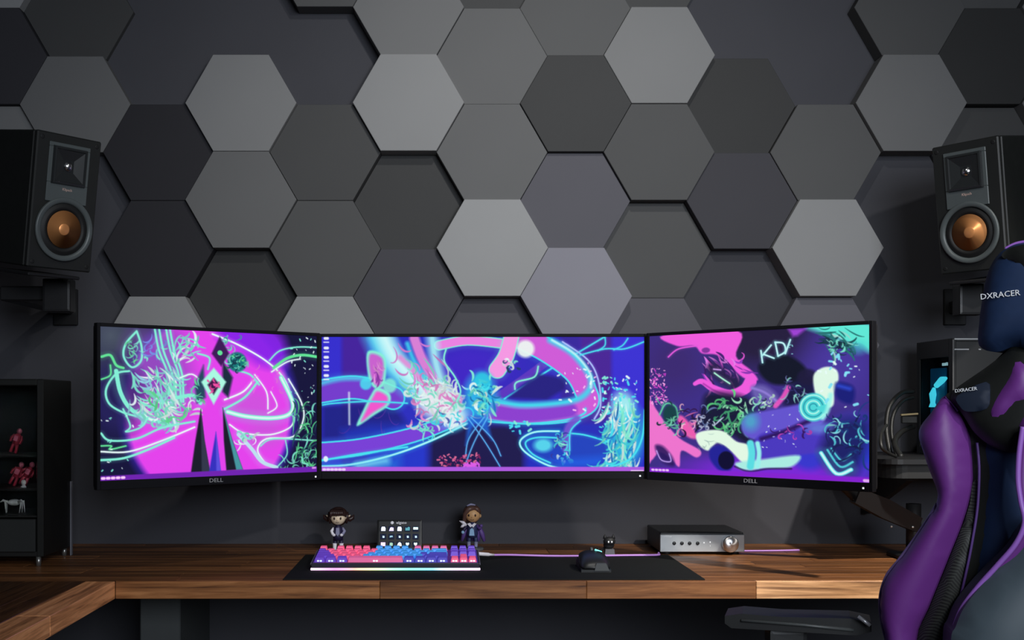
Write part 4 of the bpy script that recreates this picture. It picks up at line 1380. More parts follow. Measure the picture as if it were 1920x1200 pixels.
# ---- mouse on a stand, cat ornament
mz = ZT + MATZ
mo = thing('computer_mouse', 'black angular mouse resting nose up on its dock', 'mouse', ((1118 - PX) / F * 2.6, 2.60, mz))
mouse_m = mat('mouse_black', (0.010, 0.011, 0.012), rough=0.38, noise=0.08)
mouse_g = mat('mouse_grey', (0.055, 0.060, 0.062), rough=0.42)
# dock wedge
MB().prism([(0.0, 0.0), (0.105, 0.0), (0.105, 0.022), (0.070, 0.020), (0.0, 0.006)], -0.034, 0.034, None, 'x').build('dock', mouse_m, mo)
prof = [(0.000, 0.008, 0.026, 0.006), (0.010, 0.008, 0.033, 0.016), (0.030, 0.011, 0.036, 0.024), (0.060, 0.017, 0.033, 0.025), (0.090, 0.022, 0.030, 0.018), (0.112, 0.026, 0.027, 0.008)]
vs, fs = [], []
NS = 14
for (y, z, hw, hh) in prof:
    for k in range(NS):
        a = math.pi * k / (NS - 1)
        vs.append((-hw * math.copysign(abs(math.cos(a)) ** 0.75, math.cos(a)), y, z + hh * max(0.0, math.sin(a)) ** 0.8))
for i in range(len(prof) - 1):
    for k in range(NS - 1):
        fs.append((i * NS + k, i * NS + k + 1, (i + 1) * NS + k + 1, (i + 1) * NS + k))
    fs.append((i * NS, (i + 1) * NS, (i + 1) * NS + NS - 1, i * NS + NS - 1))
fs.append(tuple(range(NS)))
fs.append(tuple(reversed(range((len(prof) - 1) * NS, len(prof) * NS))))
MB().add(vs, fs, True).build('shell', mouse_m, mo)
MB().prism([(-0.004, 0.004), (0.030, 0.004), (0.022, 0.021), (0.0, 0.021)], -0.0035, 0.004).build('rear_panel', mouse_g, mo)
gl = mat('cyan_dock_light', lin((120, 240, 230)), emit=lin((130, 240, 235)), estr=1.0)
MB().tube([(0.006, 0.066, 0.0435), (0.022, 0.072, 0.0375)], 0.0021, 8).build('light_strip', gl, mo)
MB().lathe([(0.006, -0.003), (0.0068, -0.002), (0.0068, 0.002), (0.006, 0.003)], Matrix.Translation((0, 0.085, 0.0405)) @ Matrix.Rotation(math.pi / 2, 4, 'Y'), 18).build('scroll_wheel', mouse_g, mo)

ct = thing('cat_ornament', 'little black cat ornament with two white eyes on a grey block', 'ornament', ((1142 - PX) / F * 2.895, 2.895, ZT + MATZ))
cat_m = mat('cat_black', (0.010, 0.010, 0.011), rough=0.55)
MB().box((-0.013, -0.012, 0.0), (0.013, 0.012, 0.0), 0) if False else None
MB().prism([(-0.0125, 0.0), (0.0135, 0.0), (0.0115, 0.017), (-0.0105, 0.017)], -0.012, 0.012).build('block', mat('ornament_grey', (0.12, 0.12, 0.13), rough=0.6), ct)
b = MB().ball((0, 0.004, 0.027), (0.014, 0.012, 0.012), 16, 10).ball((0.0005, -0.001, 0.036), (0.0155, 0.012, 0.012), 16, 10)
b.build('body', cat_m, ct)
for s in (-1, 1):
    MB().lathe([(0.0055, 0.0), (0.0035, 0.006), (0.0004, 0.0115)], Matrix.Translation((s * 0.0105, 0, 0.043)), 8).build('ear', cat_m, ct)
    MB().ball((0.001 + s * 0.0042, -0.0125, 0.036), (0.0018, 0.0012, 0.0025), 8, 8).build('eye', mat('cat_eye', (0.85, 0.85, 0.85), emit=(1, 1, 1), estr=0.35), ct)
MB().tube([(-0.008, 0.010, 0.020), (-0.020, 0.008, 0.012), (-0.026, 0.004, 0.010), (-0.028, -0.002, 0.018)], [.003, .003, .003, .002], 8).build('tail', cat_m, ct)

# ------------------------------------------------------------------ display cabinet at the far left
cab_m = mat('cabinet_black', (0.0065, 0.007, 0.006), rough=0.5, noise=0.2, nscale=20)
cab_g = mat('cabinet_panel', (0.016, 0.018, 0.0175), rough=0.5, noise=0.1)
glass_m = mat('cabinet_glass', (0.9, 0.95, 0.95), rough=0.02, trans=1.0, ior=1.05)
cx1 = (80 - PX) / F * 2.72
cab = thing('display_cabinet', 'dark glass fronted display cabinet on the left desk return', 'cabinet', (cx1 - 0.21, 2.72, ZT))
CW, CD, CH = 0.42, 0.21, CAMZ + (762 - 712) / F * 2.8 - ZT
xh = CW / 2
for x0, x1 in ((-xh, -xh + 0.016), (xh - 0.016, xh)):
    MB().box((x0, 0.004, 0.022), (x1, CD, CH), 0.002).build('side_panel', cab_m, cab)
MB().box((-xh + 0.016, 0.004, CH - 0.016), (xh - 0.016, CD, CH), 0.002).build('top_panel', cab_m, cab)
MB().box((-xh + 0.016, 0.004, 0.022), (xh - 0.016, CD, 0.036), 0.002).build('bottom_panel', cab_m, cab)
MB().box((-xh + 0.016, CD - 0.010, 0.036), (xh - 0.016, CD, CH - 0.016)).build('back_panel', cab_m, cab)
ZS = (0.121, 0.185, 0.265)
for z in ZS:
    MB().box((-xh + 0.016, 0.014, z - 0.006), (xh - 0.016, CD - 0.010, z), 0.001).build('shelf', cab_m, cab)
MB().box((-xh + 0.017, -0.004, 0.034), (xh - 0.017, 0.008, ZS[0] - 0.008), 0.002).build('drawer', cab_g, cab)
MB().box((-xh + 0.017, 0.006, ZS[0]), (xh - 0.017, 0.009, CH - 0.018)).build('glass_pane', glass_m, cab)
for sx in (-1, 1):
    for y in (0.012, CD - 0.012):
        MB().lathe([(0.006, 0), (0.006, 0.022), (0.0, 0.022)], Matrix.Translation((sx * (xh - 0.014), y, 0)), 12).build('foot', mat('foot_steel', (0.35, 0.35, 0.33), rough=0.3, metal=0.8), cab)
MB().box((xh, CD - 0.012, 0.0), (xh + 0.004, CD, 0.19), 0.0008).build('edge_strip', mat('strip_grey', (0.16, 0.16, 0.18), rough=0.5), cab)

red_m = mat('toy_red', lin((150, 36, 52)), rough=0.4)
rose_m = mat('toy_rose', lin((180, 90, 106)), rough=0.4)


def toy(label, x, z, lean):
    t = thing('red_toy_figure', label, 'figurine', (cab.location.x + x, 2.72 + 0.09, ZT + z), 0, 'red toy figures in the cabinet')
    M = Matrix.Rotation(lean, 4, 'Y')
    b = MB()
    b.tube([M @ Vector(p) for p in ((-.006, 0, 0.0), (-.006, 0, .012), (-.003, 0, .026))], [.0045, .004, .005], 8)
    b.tube([M @ Vector(p) for p in ((.006, 0, 0.0), (.006, 0, .012), (.003, 0, .026))], [.0045, .004, .005], 8)
    b.tube([M @ Vector(p) for p in ((0, 0, .022), (0, 0, .034), (0, 0, .044), (0, 0, .049))], [.008, .0085, .009, .004], 10)
    b.tube([M @ Vector(p) for p in ((-.008, 0, .044), (-.013, -.003, .036), (-.012, -.006, .026))], [.0035, .0035, .003], 8)
    b.tube([M @ Vector(p) for p in ((.008, 0, .044), (.013, -.003, .036), (.012, -.006, .026))], [.0035, .0035, .003], 8)
    b.build('body', red_m, t)
    MB().ball(M @ Vector((0, 0, .055)), (.0065, .0065, .0075), 12, 8).build('head', rose_m, t)
    MB().box((-.006, -.010, .030), (.006, -.0075, .044), 0.001, M).build('chest_plate', rose_m, t)


toy('red toy figure leaning on the middle cabinet shelf, nearer the cabinet side', xh - 0.082, ZS[1] + 0.0035, 0.46)
toy('red toy figure leaning on the middle cabinet shelf, at its left neighbour', xh - 0.108, ZS[1] + 0.0035, 0.46)
toy('red toy figure alone on the top cabinet shelf', xh - 0.105, ZS[2] + 0.003, 0.30)

cr = thing('crab_model', 'tiny pale crab shaped model on the lowest cabinet shelf', 'model', (cab.location.x + xh - 0.094, 2.72 + 0.07, ZT + ZS[0]))
pale_m = mat('pale_bone', lin((190, 185, 180)), rough=0.5)
MB().ball((0, 0, 0.026), (.016, .012, .008), 14, 8).build('shell', pale_m, cr)
for s in (-1, 1):
    for i in range(3):
        MB().tube([(s * .010, -.006 + .006 * i, .024), (s * .020, -.008 + .008 * i, .030), (s * .016 + s * .003 * i, -.010 + .010 * i, .001)], [.002, .002, .0012], 6).build('leg', pale_m, cr)
    MB().tube([(s * .012, -.008, .028), (s * .022, -.014, .032), (s * .028, -.016, .028)], [.0025, .003, .001], 6).build('claw', pale_m, cr)
sk = thing('white_mini_bust', 'tiny white bust beside the leaning red toys', 'ornament', (cab.location.x + xh - 0.060, 2.72 + 0.04, ZT + ZS[1]))
MB().lathe([(.007, 0), (.007, .003), (.004, .005), (.0035, .008)], None, 12).build('plinth', pale_m, sk)
MB().ball((0, 0, .013), (.006, .006, .007), 12, 8).build('head', pale_m, sk)

# ------------------------------------------------------------------ computer on a wall shelf, cables, monitor arm (right)
shz = CAMZ - (858 - 762) / F * 2.8
shf = thing('wall_shelf', 'black rounded shelf carrying the computer at the right', 'shelf', (1.36, WALL, shz))
sx0 = (1642 - PX) / F * 2.74 - 1.36
out = [(0.34, 0.0), (0.34, -0.47), (sx0 + 0.05, -0.47)]
for i in range(1, 7):
    a = math.pi / 2 * i / 6
    out.append((sx0 + 0.05 - 0.05 * math.sin(a), -0.42 - 0.05 * math.cos(a)))
out.append((sx0, 0.0))
MB().prism(out, -0.012, 0.0, None, 'z').build('board', black_metal, shf)
MB().prism([(x * 0.97 + 0.008, y * 0.97) for x, y in out], -0.046, -0.0125, None, 'z').build('tray', mat('tray_black', (0.012, 0.012, 0.012), rough=0.6), shf)
for x in (-0.19, 0.18):
    MB().prism([(0.0, -0.0465), (-0.32, -0.0465), (-0.32, -0.06), (-0.03, -0.17), (0.0, -0.17)], x - 0.008, x + 0.008, None, 'x').build('shelf_bracket', black_metal, shf)

pcx = at(1786, 634, 2.84)
pc = thing('computer_case', 'black computer case glowing cyan behind its side glass', 'computer', (pcx.x, 2.84, shz))
PH, PW, PD = pcx.z - shz, 0.30, 0.215
case_b = mat('case_black', (0.012, 0.013, 0.014), rough=0.4, noise=0.1)
alum = mat('case_aluminium', (0.45, 0.46, 0.47), rough=0.35, metal=0.8)
t_ = 0.008
MB().box((t_, 0, 0), (PW, PD, t_), 0.001).build('bottom_panel', case_b, pc)
MB().box((t_, 0, PH - t_), (PW, PD, PH), 0.001).build('top_panel', case_b, pc)
MB().box((t_, PD - t_, t_), (PW, PD, PH - t_), 0.001).build('back_panel', case_b, pc)
MB().box((t_, 0, t_), (PW, t_, PH - t_), 0.001).build('front_panel', case_b, pc)
MB().box((PW - t_, t_, t_), (PW, PD - t_, PH - t_), 0.001).build('right_panel', case_b, pc)
fr = MB()
fr.box((0, 0, 0), (t_, 0.022, PH), .0008).box((0, PD - 0.02, 0), (t_, PD, PH), .0008).box((0, 0.022, PH - 0.045), (t_, PD - 0.02, PH), .0008).box((0, 0.022, 0), (t_, PD - 0.02, 0.02), .0008)
fr.build('side_frame', case_b, pc)
MB().box((0.002, 0.022, 0.02), (0.005, PD - 0.02, PH - 0.045)).build('side_glass', mat('smoked_glass', (0.35, 0.42, 0.45), rough=0.03, trans=1.0, ior=1.05), pc)
MB().box((0.004, -0.002, PH - 0.004), (PW - 0.01, 0.0002, PH - 0.0005)).build('top_trim', alum, pc)
MB().box((0.004, -0.002, PH - 0.0295), (0.040, 0.0002, PH - 0.0265)).build('front_trim', alum, pc)
MB().box((0.064, -0.002, PH - 0.0295), (0.070, 0.0002, PH - 0.0265)).build('front_trim', alum, pc)
MB().box((0.000, -0.0016, 0.0), (0.002, 0.0002, PH - 0.004)).build('corner_trim', mat('corner_grey', (0.12, 0.12, 0.12), rough=0.4), pc)
cy = mat('cyan_coolant_glow', lin((90, 225, 240)), emit=lin((80, 226, 244)), estr=1.7)
dim = mat('blue_board_glow', lin((10, 50, 90)), emit=lin((8, 60, 100)), estr=0.35)
MB().box((0.10, 0.04, 0.06), (0.11, PD - 0.03, PH - 0.05), 0.001).build('main_board', dim, pc)
ty = lambda px_: 2.84 + (1786 - px_) / (1786 - 1707) * 0.205 - 2.84
MB().tube([(0.016, 0.072, PH - .098), (0.016, 0.095, PH - .102), (0.016, 0.128, PH - .116)], [.004, .009, .007], 12).build('pump_light', cy, pc)
MB().tube([(0.016, 0.142, PH - .122), (0.016, 0.150, PH - .138), (0.016, 0.150, PH - .160), (0.016, 0.150, PH - .172)], [.004, .009, .006, .010], 12).build('coolant_tube', cy, pc)
MB().box((0.012, 0.060, PH - .066), (0.016, 0.064, PH - .058)).box((0.012, 0.070, PH - .066), (0.016, 0.086, PH - .059)).build('fan_label', mat('label_glow', (0.8, 0.9, 0.9), emit=lin((200, 240, 245)), estr=0.9), pc)
MB().box((0.026, 0.10, PH - .20), (0.032, 0.19, PH - .07), 0.002).build('memory_glow', mat('teal_glow', lin((20, 90, 120)), emit=lin((10, 80, 120)), estr=0.35), pc)

cable_m = mat('black_cable', (0.014, 0.014, 0.013), rough=0.45)


def cable(label, pts, r):
    w = [at(*p) for p in pts]
    mb = MB().tube([Vector(tuple(p)) for p in spline([tuple(v) for v in w], 8)], r, 8)
    me = mb.mesh('loose_cable')
    me.transform(Matrix.Translation(-w[0]))
    o = link('loose_cable', me, cable_m)
    o.location = w[0]
    return tag(o, label, 'cable', 'loose cables beside the computer')


cable('outermost black cable looping left of the computer case', [(1712, 734, 3.03), (1690, 737, 3.0), (1668, 762, 2.97), (1662, 800, 2.95), (1666, 835, 2.93), (1672, 857, 2.92)], 0.006)
cable('thin inner black cable loop beside the computer case', [(1712, 745, 3.03), (1692, 752, 3.0), (1675, 778, 2.98), (1672, 815, 2.96), (1682, 857, 2.94)], 0.005)
cable('thin black cable dropping past the shelf edge left of the computer', [(1662, 797, 2.80), (1652, 815, 2.72), (1653, 838, 2.69), (1665, 849, 2.71), (1680, 856, 2.75)], 0.004)
cable('thick black cable bent low behind the racing chair wing', [(1712, 800, 3.03), (1690, 810, 2.98), (1678, 830, 2.92), (1690, 857, 2.86)], 0.007)
gp = thing('wooden_stick', 'short pale stick lying across the cables by the computer', 'stick', at(1690, 778, 2.98))
MB().box((0, 0, -0.0025), (0.045, 0.01, 0.0025), 0.001, Matrix.Rotation(math.radians(-4), 4, 'Y')).build('bar', mat('pale_brass', lin((170, 150, 110)), rough=0.4, metal=0.3), gp)
MB().box((0.002, 0.001, -0.022), (0.043, 0.010, -0.003), 0.002).build('clip', cable_m, gp)

arm = thing('articulated_stand', 'black articulated arm reaching to the back of the right monitor', 'monitor arm', (at(1716, 1040, 2.86).x, 2.86, ZT))
ax = arm.location.x
aI = Matrix.Translation(-Vector(arm.location))
part(MB().box((ax - 0.05, 2.82, ZT), (ax + 0.05, 2.92, ZT + 0.012), 0.003), 'base_plate', black_metal, arm, aI)
part(MB().tube([(ax, 2.87, ZT + 0.012), (ax, 2.87, CAMZ - (945 - 762) / F * 2.86)], 0.018, 16), 'post', black_metal, arm, aI)
A0, A1 = at(1708, 978, 2.84), at(1575, 918, 2.74)
Bm = Vector((mon_r.location.x, mon_r.location.y, 0)) + Vector((0.0, 0.0, 0))
dirv = (A1 - A0).normalized()
upv = Vector((0, -1, 0)).cross(dirv).normalized()
box_pts = [(-0.02, -0.018), (0.10, -0.026), (0.20, -0.022), (0.20, 0.016), (0.10, 0.022), (-0.02, 0.020)]
vs = []
for yo in (-0.022, 0.022):
    for (s, u_) in box_pts:
        vs.append(A0 + dirv * s + upv * u_ + Vector((0, yo, 0)))
n = len(box_pts)
fs = [tuple(range(n)), tuple(reversed(range(n, 2 * n)))] + [(i, (i + 1) % n, (i + 1) % n + n, i + n) for i in range(n)]
part(MB().add(vs, fs), 'lower_arm', black_metal, arm, aI)
ang_r = mon_r.rotation_euler.z
back = Vector(mon_r.location) + Matrix.Rotation(ang_r, 3, 'Z') @ Vector((0, 0.080, 0))
part(MB().tube([A0 + dirv * 0.19, (A0 + dirv * 0.19).lerp(back, .5) + Vector((0, 0.02, 0)), back], 0.016, 12), 'upper_arm', black_metal, arm, aI)
for px_, py_ in ((1671, 987), (1711, 988)):
    c_ = at(px_, py_, 2.815)
    part(MB().lathe([(0.003, 0), (0.003, 0.003), (0.0, 0.0035)], Matrix.Translation(c_) @ RX, 12), 'bolt', mat('bolt_steel', (0.6, 0.6, 0.58), rough=0.3, metal=0.7), arm, aI)

# ------------------------------------------------------------------ racing chair
PHI = math.radians(40)
P0 = Vector(((1870 - PX) / F * 1.85, 1.85, 0))
TAN = Vector((math.cos(PHI), -math.sin(PHI), 0))
NRM = Vector((-math.sin(PHI), -math.cos(PHI), 0))
CH_BASE = Vector((P0.x - 0.23, P0.y - 0.16, 0))
chair = thing('racing_chair', 'purple, navy and black racing style chair in the right foreground', 'chair', CH_BASE)
CI = Matrix.Translation(-CH_BASE)


def plane_for(phi):
    return Vector((math.cos(phi), -math.sin(phi), 0)), Vector((-math.sin(phi), -math.cos(phi), 0))


def on_plane(px_, py_, off=0.0):
    """point of the chair back plane seen at that place of the frame, in plane coordinates (s, z)"""
    q0 = P0 + NRM * off
    rx = (px_ - PX) / F
    # solve (q0 + s*TAN).x = rx * (q0 + s*TAN).y
    s = (rx * q0.y - q0.x) / (TAN.x - rx * TAN.y)
    d = q0.y + s * TAN.y
    return s, CAMZ - (py_ - PY) / F * d


def pad(name, outline, off, thick, bulge, rad, m, smooth=True, per=5, grid=0.012):
    """upholstered pad: outline with a rounded cushion front and a flat back"""
    pl = [on_plane(x, y, off) for x, y in outline]
    if smooth:
        pl = [tuple(p) for p in spline(pl, per, True)]
    arr = np.array(pl)
    lo, hi = arr.min(0), arr.max(0)
    ptsin = []
    nx, nz = int((hi[0] - lo[0]) / grid), int((hi[1] - lo[1]) / grid)

    def dist(p):
        a = arr
        b = np.roll(arr, -1, 0)
        d = b - a
        t = np.clip(((p - a) * d).sum(1) / ((d * d).sum(1) + 1e-12), 0, 1)
        return np.hypot(*(p - a - t[:, None] * d).T).min()

    def inside(p):
        a = arr
        b = np.roll(arr, -1, 0)
        c = (a[:, 1] > p[1]) != (b[:, 1] > p[1])
        x = (b[:, 0] - a[:, 0]) * (p[1] - a[:, 1]) / (b[:, 1] - a[:, 1] + 1e-12) + a[:, 0]
        return (c & (p[0] < x)).sum() % 2 == 1

    for i in range(1, nx + 1):
        for j in range(1, nz + 1):
            p = np.array((lo[0] + i * grid + (0.5 * grid if j % 2 else 0), lo[1] + j * grid))
            if inside(p) and dist(p) > grid * 0.45:
                ptsin.append(tuple(p))
    nb = len(pl)
    allp = [Vector(p) for p in pl] + [Vector(p) for p in ptsin]
    res = delaunay_2d_cdt(allp, [(i, (i + 1) % nb) for i in range(nb)], [], 1, 1e-6)
    v2, _, tri = res[0], res[1], res[2]
    mb = MB()
    vs, isb = [], []
    for p in v2:
        dd = dist(np.array((p.x, p.y)))
        t = min(dd / rad, 1.0)
        hgt = bulge * math.sqrt(max(0.0, 1 - (1 - t) ** 2))
        w_ = P0 + TAN * p.x + NRM * (off + hgt)
        vs.append(Vector((w_.x, w_.y, p.y)))
    mb.add(vs, [tuple(f) for f in tri], True)
    # skirt and back
    fr_, bk = [], []
    for p in pl:
        a = P0 + TAN * p[0] + NRM * off
        b_2 = P0 + TAN * p[0] + NRM * (off - thick)
        fr_.append(Vector((a.x, a.y, p[1])))
        bk.append(Vector((b_2.x, b_2.y, p[1])))
    fs = [(i, (i + 1) % nb, (i + 1) % nb + nb, i + nb) for i in range(nb)]
    mb.add(fr_ + bk, fs, False)
    mb.add(bk, [tuple(range(nb))], False)
    return part(mb, name, m, chair, CI)


def piping(name, pts, off, r, m, per=8):
    w_ = []
    for x, y in [tuple(p) for p in spline(pts, per)]:
        s, z = on_plane(x, y, off)
        q = P0 + TAN * s + NRM * off
        w_.append(Vector((q.x, q.y, z)))
    return part(MB().tube(w_, r, 8), name, m, chair, CI)


pur_m = mat('purple_leather', lin((102, 46, 126)), rough=0.5, noise=0.06, nscale=14, bump=0.12)
navy_m = mat('navy_fabric', lin((14, 38, 72)), rough=0.7, noise=0.12, nscale=80, bump=0.1)
blk_m = mat('black_leather', (0.010, 0.011, 0.010), rough=0.42, noise=0.1, nscale=50, bump=0.15)
sheen_m = mat('vinyl_painted_sheen', (0.062, 0.084, 0.100), rough=0.42, noise=0.05, nscale=20, bump=0.05)  # black vinyl, its bluish reflected light put into the base colour
pipe_m = mat('lilac_piping', lin((150, 100, 190)), rough=0.4)
thread_m = mat('white_thread', (0.7, 0.72, 0.75), rough=0.6)
mesh_m = bpy.data.materials.new('black_perforated_mesh')
mesh_m.use_nodes = True
nt = mesh_m.node_tree
b = nt.nodes['Principled BSDF']
tc = nt.nodes.new('ShaderNodeTexCoord')
wv = nt.nodes.new('ShaderNodeTexWave')
wv.wave_type = 'BANDS'
wv.bands_direction = 'DIAGONAL'
wv.inputs['Scale'].default_value = 110
wv.inputs['Distortion'].default_value = 0.6
crp = nt.nodes.new('ShaderNodeValToRGB')
crp.color_ramp.elements[0].color = (0.006, 0.006, 0.006, 1)
crp.color_ramp.elements[1].color = (0.040, 0.043, 0.038, 1)
nt.links.new(tc.outputs['Object'], wv.inputs['Vector'])
nt.links.new(wv.outputs['Fac'], crp.inputs[0])
nt.links.new(crp.outputs[0], b.inputs['Base Color'])
b.inputs['Roughness'].default_value = 0.55

# the shell behind all pads
pad('back_shell', [(1780, 748), (1735, 792), (1734, 822), (1752, 880), (1766, 925), (1760, 958), (1722, 1018), (1676, 1080), (1664, 1120), (1668, 1200), (1710, 1330), (1760, 1470),
                   (1900, 1500), (2060, 1480), (2110, 1350), (2110, 1180), (2060, 1040), (1990, 960), (1985, 880), (2010, 800), (1990, 720), (1960, 660), (2000, 640), (1995, 520), (1960, 468),
                   (1905, 470), (1866, 505), (1850, 560), (1846, 640), (1880, 662)], -0.035, 0.05, 0.01, 0.02, blk_m, True, 3, 0.03)
WING = [(1772, 742), (1745, 775), (1727, 798), (1723, 818), (1732, 850), (1742, 880), (1752, 905), (1758, 925), (1755, 945), (1740, 972), (1714, 1010), (1685, 1050), (1662, 1080), (1650, 1120),
        (1652, 1160), (1662, 1200), (1690, 1300), (1740, 1420), (1765, 1420), (1730, 1300), (1716, 1200), (1738, 1140), (1760, 1085), (1780, 1035), (1800, 985), (1815, 935), (1820, 905),
        (1820, 880), (1818, 850), (1812, 805), (1796, 770)]
pad('side_wing', WING, -0.012, 0.04, 0.042, 0.05, pur_m, True, 4, 0.012)
pad('mesh_insert', [(1824, 905), (1818, 945), (1803, 990), (1784, 1037), (1764, 1087), (1742, 1142), (1719, 1200), (1735, 1300), (1770, 1300), (1780, 1200), (1797, 1140), (1810, 1085), (1822, 1030),
                    (1832, 960), (1834, 905)], -0.02, 0.03, 0.014, 0.03, mesh_m, True, 3, 0.014)
pad('center_panel', [(1850, 815), (1850, 900), (1840, 1000), (1826, 1080), (1800, 1160), (1790, 1300), (1840, 1400), (1950, 1400), (1960, 1200), (1955, 1000), (1940, 900), (1935, 815)], -0.028, 0.03, 0.012, 0.04, navy_m, True, 3, 0.016)
piping('inner_piping', [(1832, 830), (1836, 880), (1833, 950), (1822, 1020), (1811, 1075), (1796, 1140)], -0.012, 0.0022, mat('dim_purple_piping', lin((84, 56, 120)), rough=0.5))
piping('wing_piping', [(1757, 944), (1740, 973), (1714, 1011), (1685, 1050), (1662, 1080), (1650, 1120), (1653, 1165), (1664, 1210)], -0.008, 0.0026, mat('grey_violet_piping', lin((110, 90, 140)), rough=0.45))
piping('shoulder_piping', [(1773, 744), (1785, 756), (1796, 771)], -0.004, 0.0016, pipe_m)
# upper black pad with emblem
pad('shoulder_pad', [(1774, 742), (1785, 733), (1815, 712), (1850, 688), (1880, 665), (1905, 648), (1950, 655), (1985, 700), (1980, 780), (1950, 825), (1905, 848), (1862, 838), (1828, 812), (1808, 782), (1793, 762)],
    0.0, 0.04, 0.024, 0.05, blk_m, True, 4, 0.014)
pad('emblem_patch', [(1795, 742), (1848, 716), (1856, 740), (1850, 766), (1815, 772), (1800, 762)], 0.026, 0.02, 0.002, 0.02, mat('deep_navy_patch', lin((12, 26, 46)), rough=0.7), True, 3, 0.012)
pad('right_gusset', [(1906, 673), (1890, 705), (1866, 740), (1854, 768), (1857, 788), (1867, 800), (1890, 777), (1912, 758), (1935, 748), (1940, 700)], 0.018, 0.03, 0.016, 0.03, pur_m, True, 4, 0.012)
pad('right_shoulder_flap', [(1892, 836), (1902, 803), (1917, 774), (1945, 750), (1985, 770), (2000, 830), (1970, 880), (1935, 860), (1915, 812)], 0.012, 0.03, 0.020, 0.03, pur_m, True, 4, 0.014)
# headrest
pad('headrest', [(1836, 648), (1836, 605), (1842, 560), (1850, 518), (1864, 487), (1884, 467), (1910, 456), (1950, 455), (1985, 478), (2002, 530), (2000, 610), (1990, 650), (1950, 668), (1905, 650), (1868, 660)],
    0.002, 0.05, 0.035, 0.05, navy_m, True, 4, 0.014)
piping('headrest_piping', [(1885, 466), (1910, 455), (1950, 454), (1985, 477)], 0.002, 0.0024, pipe_m)
pad('headrest_cap', [(1878, 480), (1892, 466), (1925, 458), (1960, 466), (1985, 500), (1990, 560), (1955, 560), (1925, 520), (1900, 495)], 0.030, 0.03, 0.012, 0.02, blk_m, True, 4, 0.014)
# near wing, its outer black side towards the camera, with the lilac edge
TAN, NRM = plane_for(math.radians(14))
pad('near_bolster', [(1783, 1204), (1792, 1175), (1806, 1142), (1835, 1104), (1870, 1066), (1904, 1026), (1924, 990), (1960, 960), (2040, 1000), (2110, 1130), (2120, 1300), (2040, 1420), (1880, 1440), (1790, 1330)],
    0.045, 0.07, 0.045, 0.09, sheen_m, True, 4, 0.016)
TAN, NRM = plane_for(PHI)
piping('edge_piping', [(1918, 800), (1911, 850), (1909, 900), (1914, 940), (1921, 980), (1904, 1020), (1870, 1060), (1835, 1099), (1805, 1139), (1790, 1175), (1782, 1206), (1784, 1260)], 0.05, 0.0042, pipe_m)
piping('near_edge_roll', [(1930, 800), (1920, 850), (1917, 900), (1922, 940), (1929, 985), (1910, 1024), (1874, 1066), (1838, 1106), (1808, 1146)], 0.035, 0.010, pur_m)


def on_front(px_, py_, off):
    s, z = on_plane(px_, py_, off)
    q = P0 + TAN * s + NRM * off
    return Vector((q.x, q.y, z))


basis = Matrix(((TAN.x, 0, -NRM.x * -1, 0), (TAN.y, 0, -NRM.y * -1, 0), (0, 1, 0, 0), (0, 0, 0, 1)))


def chair_text(px_, py_, off, size, rot, sx):
    c_ = on_front(px_, py_, off)
    M = CI @ Matrix.Translation(c_) @ basis @ Matrix.Rotation(rot, 4, 'Z')
    return text('embroidered_mark', 'DXRACER', size, thread_m, chair, M, 0.0006, sx)


chair_text(1875, 553, 0.0385, 0.0130, 0.06, 1.0)
chair_text(1811, 731, 0.0305, 0.0080, 0.12, 0.95)

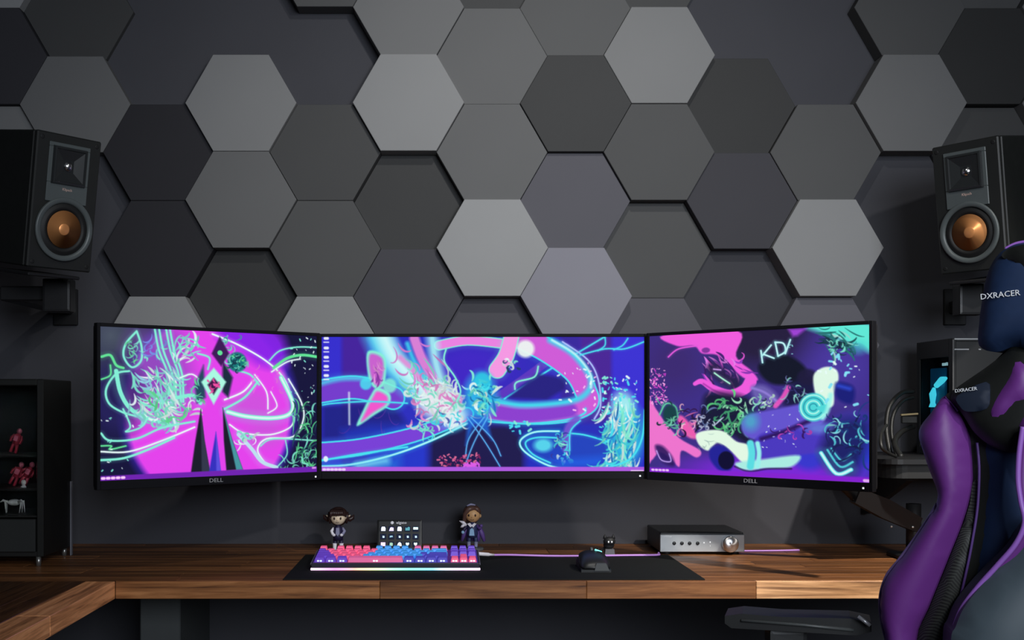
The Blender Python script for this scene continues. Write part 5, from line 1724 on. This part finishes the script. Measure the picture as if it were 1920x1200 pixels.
# armrest, seat, pillar and star base (mostly below the frame)
a0, a1 = at(1362, 1150, 2.16), at(1632, 1163, 2.08)
dv = (a1 - a0)
L = Vector((dv.x, dv.y, 0)).length
yaw = math.atan2(dv.y, dv.x)
AM = Matrix.Translation(a0) @ Matrix.Rotation(yaw, 4, 'Z')
ml = mat('armrest_black', (0.008, 0.0085, 0.009), rough=0.5, noise=0.1)
poly = [(0.0, -0.012), (0.012, -0.020), (L * .9, -0.020), (L, -0.012), (L, 0.004), (L * .86, 0.010), (0.10, 0.006), (0.03, 0.008), (0.0, 0.002)]
part(MB().prism(poly, -0.04, 0.045, AM), 'arm_pad', ml, chair, CI)
part(MB().tube([AM @ Vector((0.03, -0.043, -0.004)), AM @ Vector((L * 0.55, -0.043, -0.006)), AM @ Vector((L - 0.03, -0.043, -0.010))], 0.003, 8), 'arm_pad_ridge', mat('ridge_grey', (0.06, 0.065, 0.065), rough=0.4), chair, CI)
t0, t1 = at(1609, 1156, 2.03), at(1632, 1173, 2.02)
part(MB().tube([t0, t1], 0.0035, 8), 'arm_tip', mat('arm_tip_silver', (0.6, 0.6, 0.62), rough=0.3, metal=0.6), chair, CI)
pp = AM @ Vector((L * 0.42, 0.0, -0.02))
part(MB().box((pp.x - 0.035, pp.y - 0.02, pp.z - 0.10), (pp.x + 0.035, pp.y + 0.02, pp.z - 0.001), 0.008), 'arm_post', ml, chair, CI)
part(MB().box((pp.x - 0.025, pp.y - 0.015, 0.43), (pp.x + 0.025, pp.y + 0.015, pp.z - 0.09), 0.005), 'arm_stem', black_metal, chair, CI)
SMx = Matrix.Translation(CH_BASE) @ Matrix.Rotation(-PHI, 4, 'Z')
part(MB().box((-0.26, -0.27, 0.40), (0.26, 0.25, 0.50), 0.04, SMx), 'seat', blk_m, chair, CI)
part(MB().box((-0.36, -0.02, 0.395), (0.36, 0.06, 0.42), 0.006, SMx), 'arm_rail', black_metal, chair, CI)
part(MB().tube([CH_BASE + Vector((0, 0, 0.10)), CH_BASE + Vector((0, 0, 0.40))], 0.028, 16), 'gas_lift', black_metal, chair, CI)
for i in range(5):
    a = 2 * math.pi * i / 5 + 0.3
    e = CH_BASE + Vector((0.28 * math.cos(a), 0.28 * math.sin(a), 0.075))
    part(MB().tube([CH_BASE + Vector((0, 0, 0.115)), e], [0.035, 0.018], 10), 'base_spoke', black_metal, chair, CI)
    part(MB().lathe([(0.015, -0.022), (0.028, -0.020), (0.028, 0.020), (0.015, 0.022)], Matrix.Translation((e.x, e.y, 0.028)) @ Matrix.Rotation(a + 0.5, 4, 'Z') @ RX, 18), 'caster', rubber_m, chair, CI)
    part(MB().tube([(e.x, e.y, 0.03), (e.x, e.y, 0.085)], 0.008, 8), 'caster_stem', black_metal, chair, CI)
